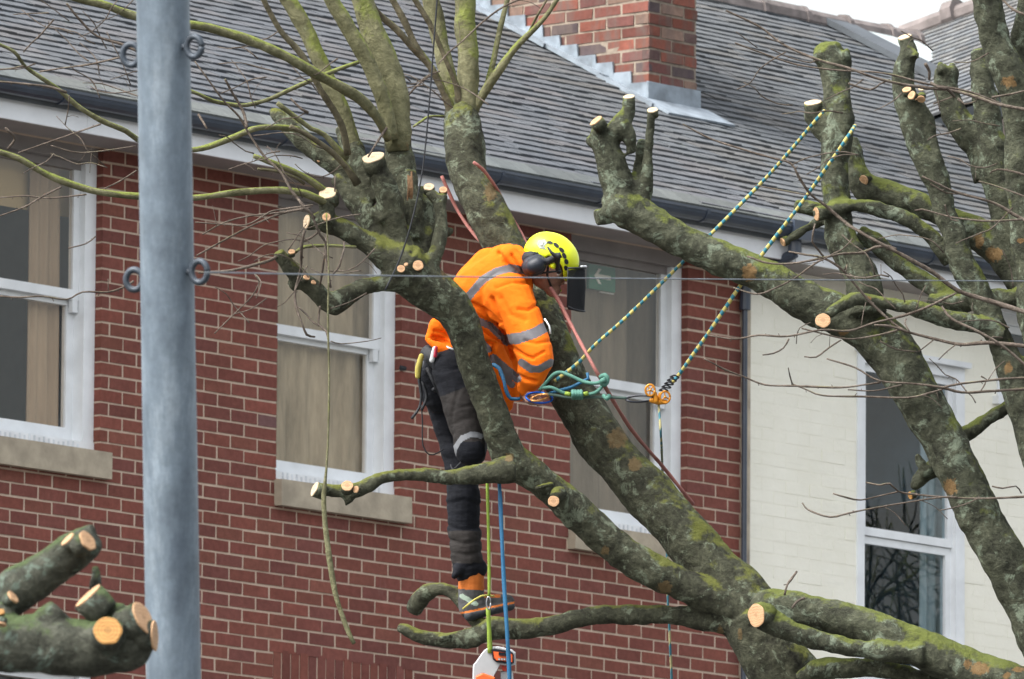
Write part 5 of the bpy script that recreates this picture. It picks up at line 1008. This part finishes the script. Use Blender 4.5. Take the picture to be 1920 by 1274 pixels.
# green friction knots and loops
gk = thing('rope_loops', 'green rope loops with small knots joining the harness to the orange pulley', 'rope', q3(1080, 740, 44.05))
def sub(nm, L, r, mat): P = [q3(*p) for p in L]; mb = MB(); sweep(mb, P, [r*SC(44)]*len(P) if not hasattr(r, '__len__') else [x*SC(44) for x in r], 8, .012, wob=.2, freq=80); return build(nm, mb, mat, gk, True)
sub('upper_loop', [(1012, 732, 44.1), (1022, 720, 44.08), (1039, 702, 44.05), (1053, 699, 44.05), (1070, 705, 44.03), (1094, 716, 44.02), (1116, 719, 44.0), (1130, 716, 44.0)], 3.4, M_RGRN)
sub('lower_loop', [(1131, 718, 44.0), (1128, 726, 44.0), (1119, 735, 44.0), (1108, 739, 44.02), (1090, 741, 44.03), (1070, 741, 44.05), (1052, 735, 44.05), (1034, 727, 44.05), (1018, 728, 44.08)], 3.4, M_RGRN)
sub('knot', [(1126, 708, 44.0), (1134, 704, 43.98), (1139, 712, 43.98), (1134, 722, 43.98), (1127, 716, 43.97), (1135, 712, 43.96)], 5, M_RGRN)
for x in (1074, 1079, 1084, 1089): sub('knot', [(x, 734, 44.03), (x+1, 740, 43.99), (x+1, 747, 44.03)], 4, M_RGRN)
sub('whipping', [(1060, 738, 44.03), (1070, 740, 44.02)], 4.2, M_LIME); sub('whipping', [(1094, 740, 44.01), (1102, 738, 44.0)], 4.2, M_LIME)
sub('lanyard', [(1015, 738, 44.1), (1040, 741, 44.06), (1070, 746, 44.05), (1112, 745, 44.03), (1137, 745, 44.0), (1175, 747, 44.0)], 3.0, mat_rope('grey_green_rope', (.06, .10, .085), (.09, .13, .10), .05)); sub('knot', [(1132, 742, 44.0), (1138, 748, 43.98), (1143, 742, 43.99)], 4.5, M_RGRN)
rope('blue_webbing', 'short blue webbing strap slanting under the green rope loops', [(1030, 738, 44.09), (1051, 732, 44.08), (1070, 727, 44.07), (1092, 716, 44.06), (1103, 710, 44.06), (1101, 699, 44.06)], 3.4, M_BLUE, 'strap')
rope('blue_lanyard', 'blue lanyard loop lying over the lower front of the orange jacket', [(925, 735, 44.2), (922, 700, 44.2), (919, 684, 44.2), (935, 690, 44.18), (944, 712, 44.16), (950, 735, 44.15), (958, 748, 44.15), (975, 748, 44.14)], 3.6, M_BLUE, 'lanyard')
# karabiners
def ring(nm, label, x, y, a, b_, ang, d, r, mat, parent=None, cat='karabiner'):
    mb = MB(); P = [q3(x+a*cos(t)*cos(radians(ang))-b_*sin(t)*sin(radians(ang)), y+a*cos(t)*sin(radians(ang))+b_*sin(t)*cos(radians(ang)), d+.015*sin(t*2)) for t in np.linspace(0, 2*pi, 22)]
    sweep(mb, P, [r]*22, 8, .008); o = build(nm, mb, mat, parent, True); return tag(o, label, cat) if label else o
M_ANB = plain('blue_anodised', (.005, .10, .52), .25, .1, 20, metal=.5, bmp=0); M_ANO = plain('orange_anodised', (.55, .22, .015), .3, .12, 20, metal=.35, bmp=0); M_BLKM = plain('black_metal', (.02, .022, .03), .35, .2, 20, metal=.4, bmp=0)
ring('karabiner', 'bright blue karabiner held at the hands of the climber', 1011, 746, 25, 10, 4, 44.1, .0042, M_ANB); ring('karabiner', 'orange metal karabiner inside the blue one at the hands', 1012, 746, 17, 5, -14, 44.08, .0045, plain('copper_anodised', (.62, .30, .10), .25, .1, 20, metal=.5, bmp=0))
ring('karabiner', 'black karabiner clipped to the left side of the orange pulley', 1200, 748, 26, 6, -3, 44.0, .0042, M_BLKM)
# orange pulley
pl = thing('pulley', 'orange metal pulley device at the lower end of the striped rope', 'pulley', q3(1232, 742, 43.99))
def wheel(x, y, r, n, d):
    mb = MB(); sweep(mb, [q3(x+r*.85*cos(t), y+r*sin(t), d) for t in np.linspace(0, 2*pi, 20)], [.0042]*20, 8, .008)
    for k in range(n): t = k*2*pi/n+.4; sweep(mb, [q3(x, y, d), q3(x+r*.8*cos(t), y+r*.95*sin(t), d)], [.0028]*2, 6, .01)
    capsule(mb, q3(x, y, d-.008), q3(x, y, d+.008), .006, .006); return build('wheel', mb, M_ANO, pl, True)
wheel(1219, 732, 10.5, 5, 43.97); wheel(1247, 745, 11, 3, 43.98)
mb = caps([[(1222, 751, 5, 43.99), (1234, 754, 5.5, 43.99), (1248, 754, 4.5, 43.99)], [(1228, 738, 4, 43.98), (1230, 752, 5, 43.98)], [(1238, 738, 3, 43.99), (1234, 750, 4, 43.99)]]); skin('side_plate', mb, .002, [M_ANO], pl, iters=1)
for k in range(5):
    x, y = 1244+k*5.2, 731-k*6.2; mb = MB(); sweep(mb, [q3(x-8, y+1, 43.99), q3(x, y-2, 43.96), q3(x+8, y+2, 43.99), q3(x+3, y+3, 44.02), q3(x-8, y+1, 44.0)], [.0034]*5, 6, .008); build('friction_coil', mb, M_DARK, pl, True)
# chainsaw hanging nose down
cs_ = thing('chainsaw', 'light grey and orange chainsaw hanging on straps at the bottom edge', 'chainsaw', q3(925, 1320, 43.95))
M_SAWG = plain('saw_grey_plastic', (.42, .43, .44), .45, .08, 10, bmp=.1); M_SAWO = plain('saw_orange_plastic', (.72, .13, .03), .4, .06, 10, bmp=.05)
def prism(nm, L, d0, d1, mat, parent, bev=.004):
    mb = MB(); n = len(L); cx0 = sum(p[0] for p in L)/n; cy0 = sum(p[1] for p in L)/n; lays = [(d0, .93), (d0+.008, 1), (d1-.008, 1), (d1, .93)]; V = []
    for d, s in lays: V += [q3(cx0+(x-cx0)*s, cy0+(y-cy0)*s, d) for x, y in L]
    mb.add(V, [tuple(range(n)), tuple(range(4*n-1, 3*n-1, -1))]+[(l*n+i, (l+1)*n+i, (l+1)*n+(i+1) % n, l*n+(i+1) % n) for l in range(3) for i in range(n)]); return build(nm, mb, mat, parent)
prism('rear_housing', [(886, 1262), (887, 1247), (893, 1240), (901, 1228), (908, 1219), (918, 1213), (934, 1212), (960, 1218), (967, 1224), (967, 1247), (958, 1249), (938, 1246), (934, 1254), (926, 1268), (922, 1300), (886, 1310)], 43.9, 44.02, M_SAWG, cs_)
lb = prism('battery_cover', [(921, 1219), (926, 1216), (957, 1221), (963, 1225), (964, 1243), (958, 1246), (930, 1242), (924, 1237)], 43.885, 43.899, M_BLKM, cs_); prism('label_panel', [(924, 1221), (956, 1225), (961, 1228), (961, 1242), (931, 1239), (926, 1234)], 43.878, 43.886, M_SAWO, cs_)
prism('label_panel', [(935, 1223), (952, 1225), (952, 1231), (935, 1229)], 43.872, 43.878, M_BLKM, cs_)
for i, x in enumerate((934, 939, 944, 949)): prism('lettering', [(x, 1234), (x+3.6, 1234.5), (x+3.6, 1238.5), (x, 1238)], 43.871, 43.878, M_SAWG, cs_)
prism('trigger', [(940, 1248), (951, 1250), (950, 1260), (942, 1258)], 43.92, 43.98, plain('saw_red', (.5, .04, .02), .4, .05), cs_); prism('front_handle', [(938, 1260), (955, 1254), (962, 1262), (966, 1330), (950, 1334), (948, 1275), (938, 1272)], 43.93, 43.99, M_SAWG, cs_)
prism('engine_cover', [(892, 1268), (905, 1262), (928, 1270), (932, 1360), (890, 1365)], 43.885, 43.9, M_SAWO, cs_); prism('engine_body', [(884, 1310), (960, 1318), (962, 1400), (882, 1396)], 43.9, 44.05, M_SAWG, cs_)
prism('guide_bar', [(905, 1396), (935, 1398), (932, 1560), (920, 1574), (908, 1560)], 43.96, 43.98, plain('bar_steel', (.4, .4, .4), .35, .1, metal=.8), cs_)
# bottom bits: small black screw anchor on the window frame
mb = MB(); sweep(mb, [W(w2.s1+.02, -.02, wpx(742, 690)[1]), W(w2.s1-.01, .0, wpx(742, 688)[1]-.002)], [.012, .016], 8, .01); build('wall_bolt', mb, M_DARK, house)

# ------------------------------------------------------------ the steel pole in front
p0, p1 = at(305.5, 0, 30), at(325.5, 1274, 30); ax = (p0-p1)/np.linalg.norm(p0-p1); foot = p1-ax*(p1[2]/ax[2])
po = thing('metal_pole', 'tall galvanised grey steel pole with four ring eyes in front of the wall', 'pole', foot)
mb = MB(); top = p0+ax*1.6; rr0 = 50*SC(30); sweep(mb, [foot, foot+ax*2, p1, p0, top], [rr0*1.08, rr0*1.06, rr0*1.03, rr0, rr0*.99], 40, .15); build('shaft', mb, M_GALV, po, True)
def eye_ring(x, y, rx, ry, d, yaw):
    mb = MB(); c = at(x, y, d); u = R@np.array([cos(yaw), 0, sin(yaw)]); v = R@np.array([0, 1.0, 0]); n = 26
    sweep(mb, [c+u*rx*SC(30)*cos(t)+v*ry*SC(30)*sin(t) for t in np.linspace(0, 2*pi, n)], [6.2*SC(30)]*n, 10, .012); s_ = 1 if x > 315 else -1
    sweep(mb, [c-u*s_*rx*SC(30)*.95, at(x-s_*34, y+1, 29.99)], [.009, .012], 10, .02); return build('eye_ring', mb, M_GALV2, po, True)
M_GALV2 = plain('dull_steel', (.04, .052, .068), .5, .3, 30, metal=.3, bmp=.2)
eye_ring(364, 88, 16, 19, 29.93, .5); eye_ring(374, 510, 17, 20, 29.93, .5); eye_ring(246, 103, 17, 20, 30.09, .35); eye_ring(252, 525, 17, 19, 30.09, .35)
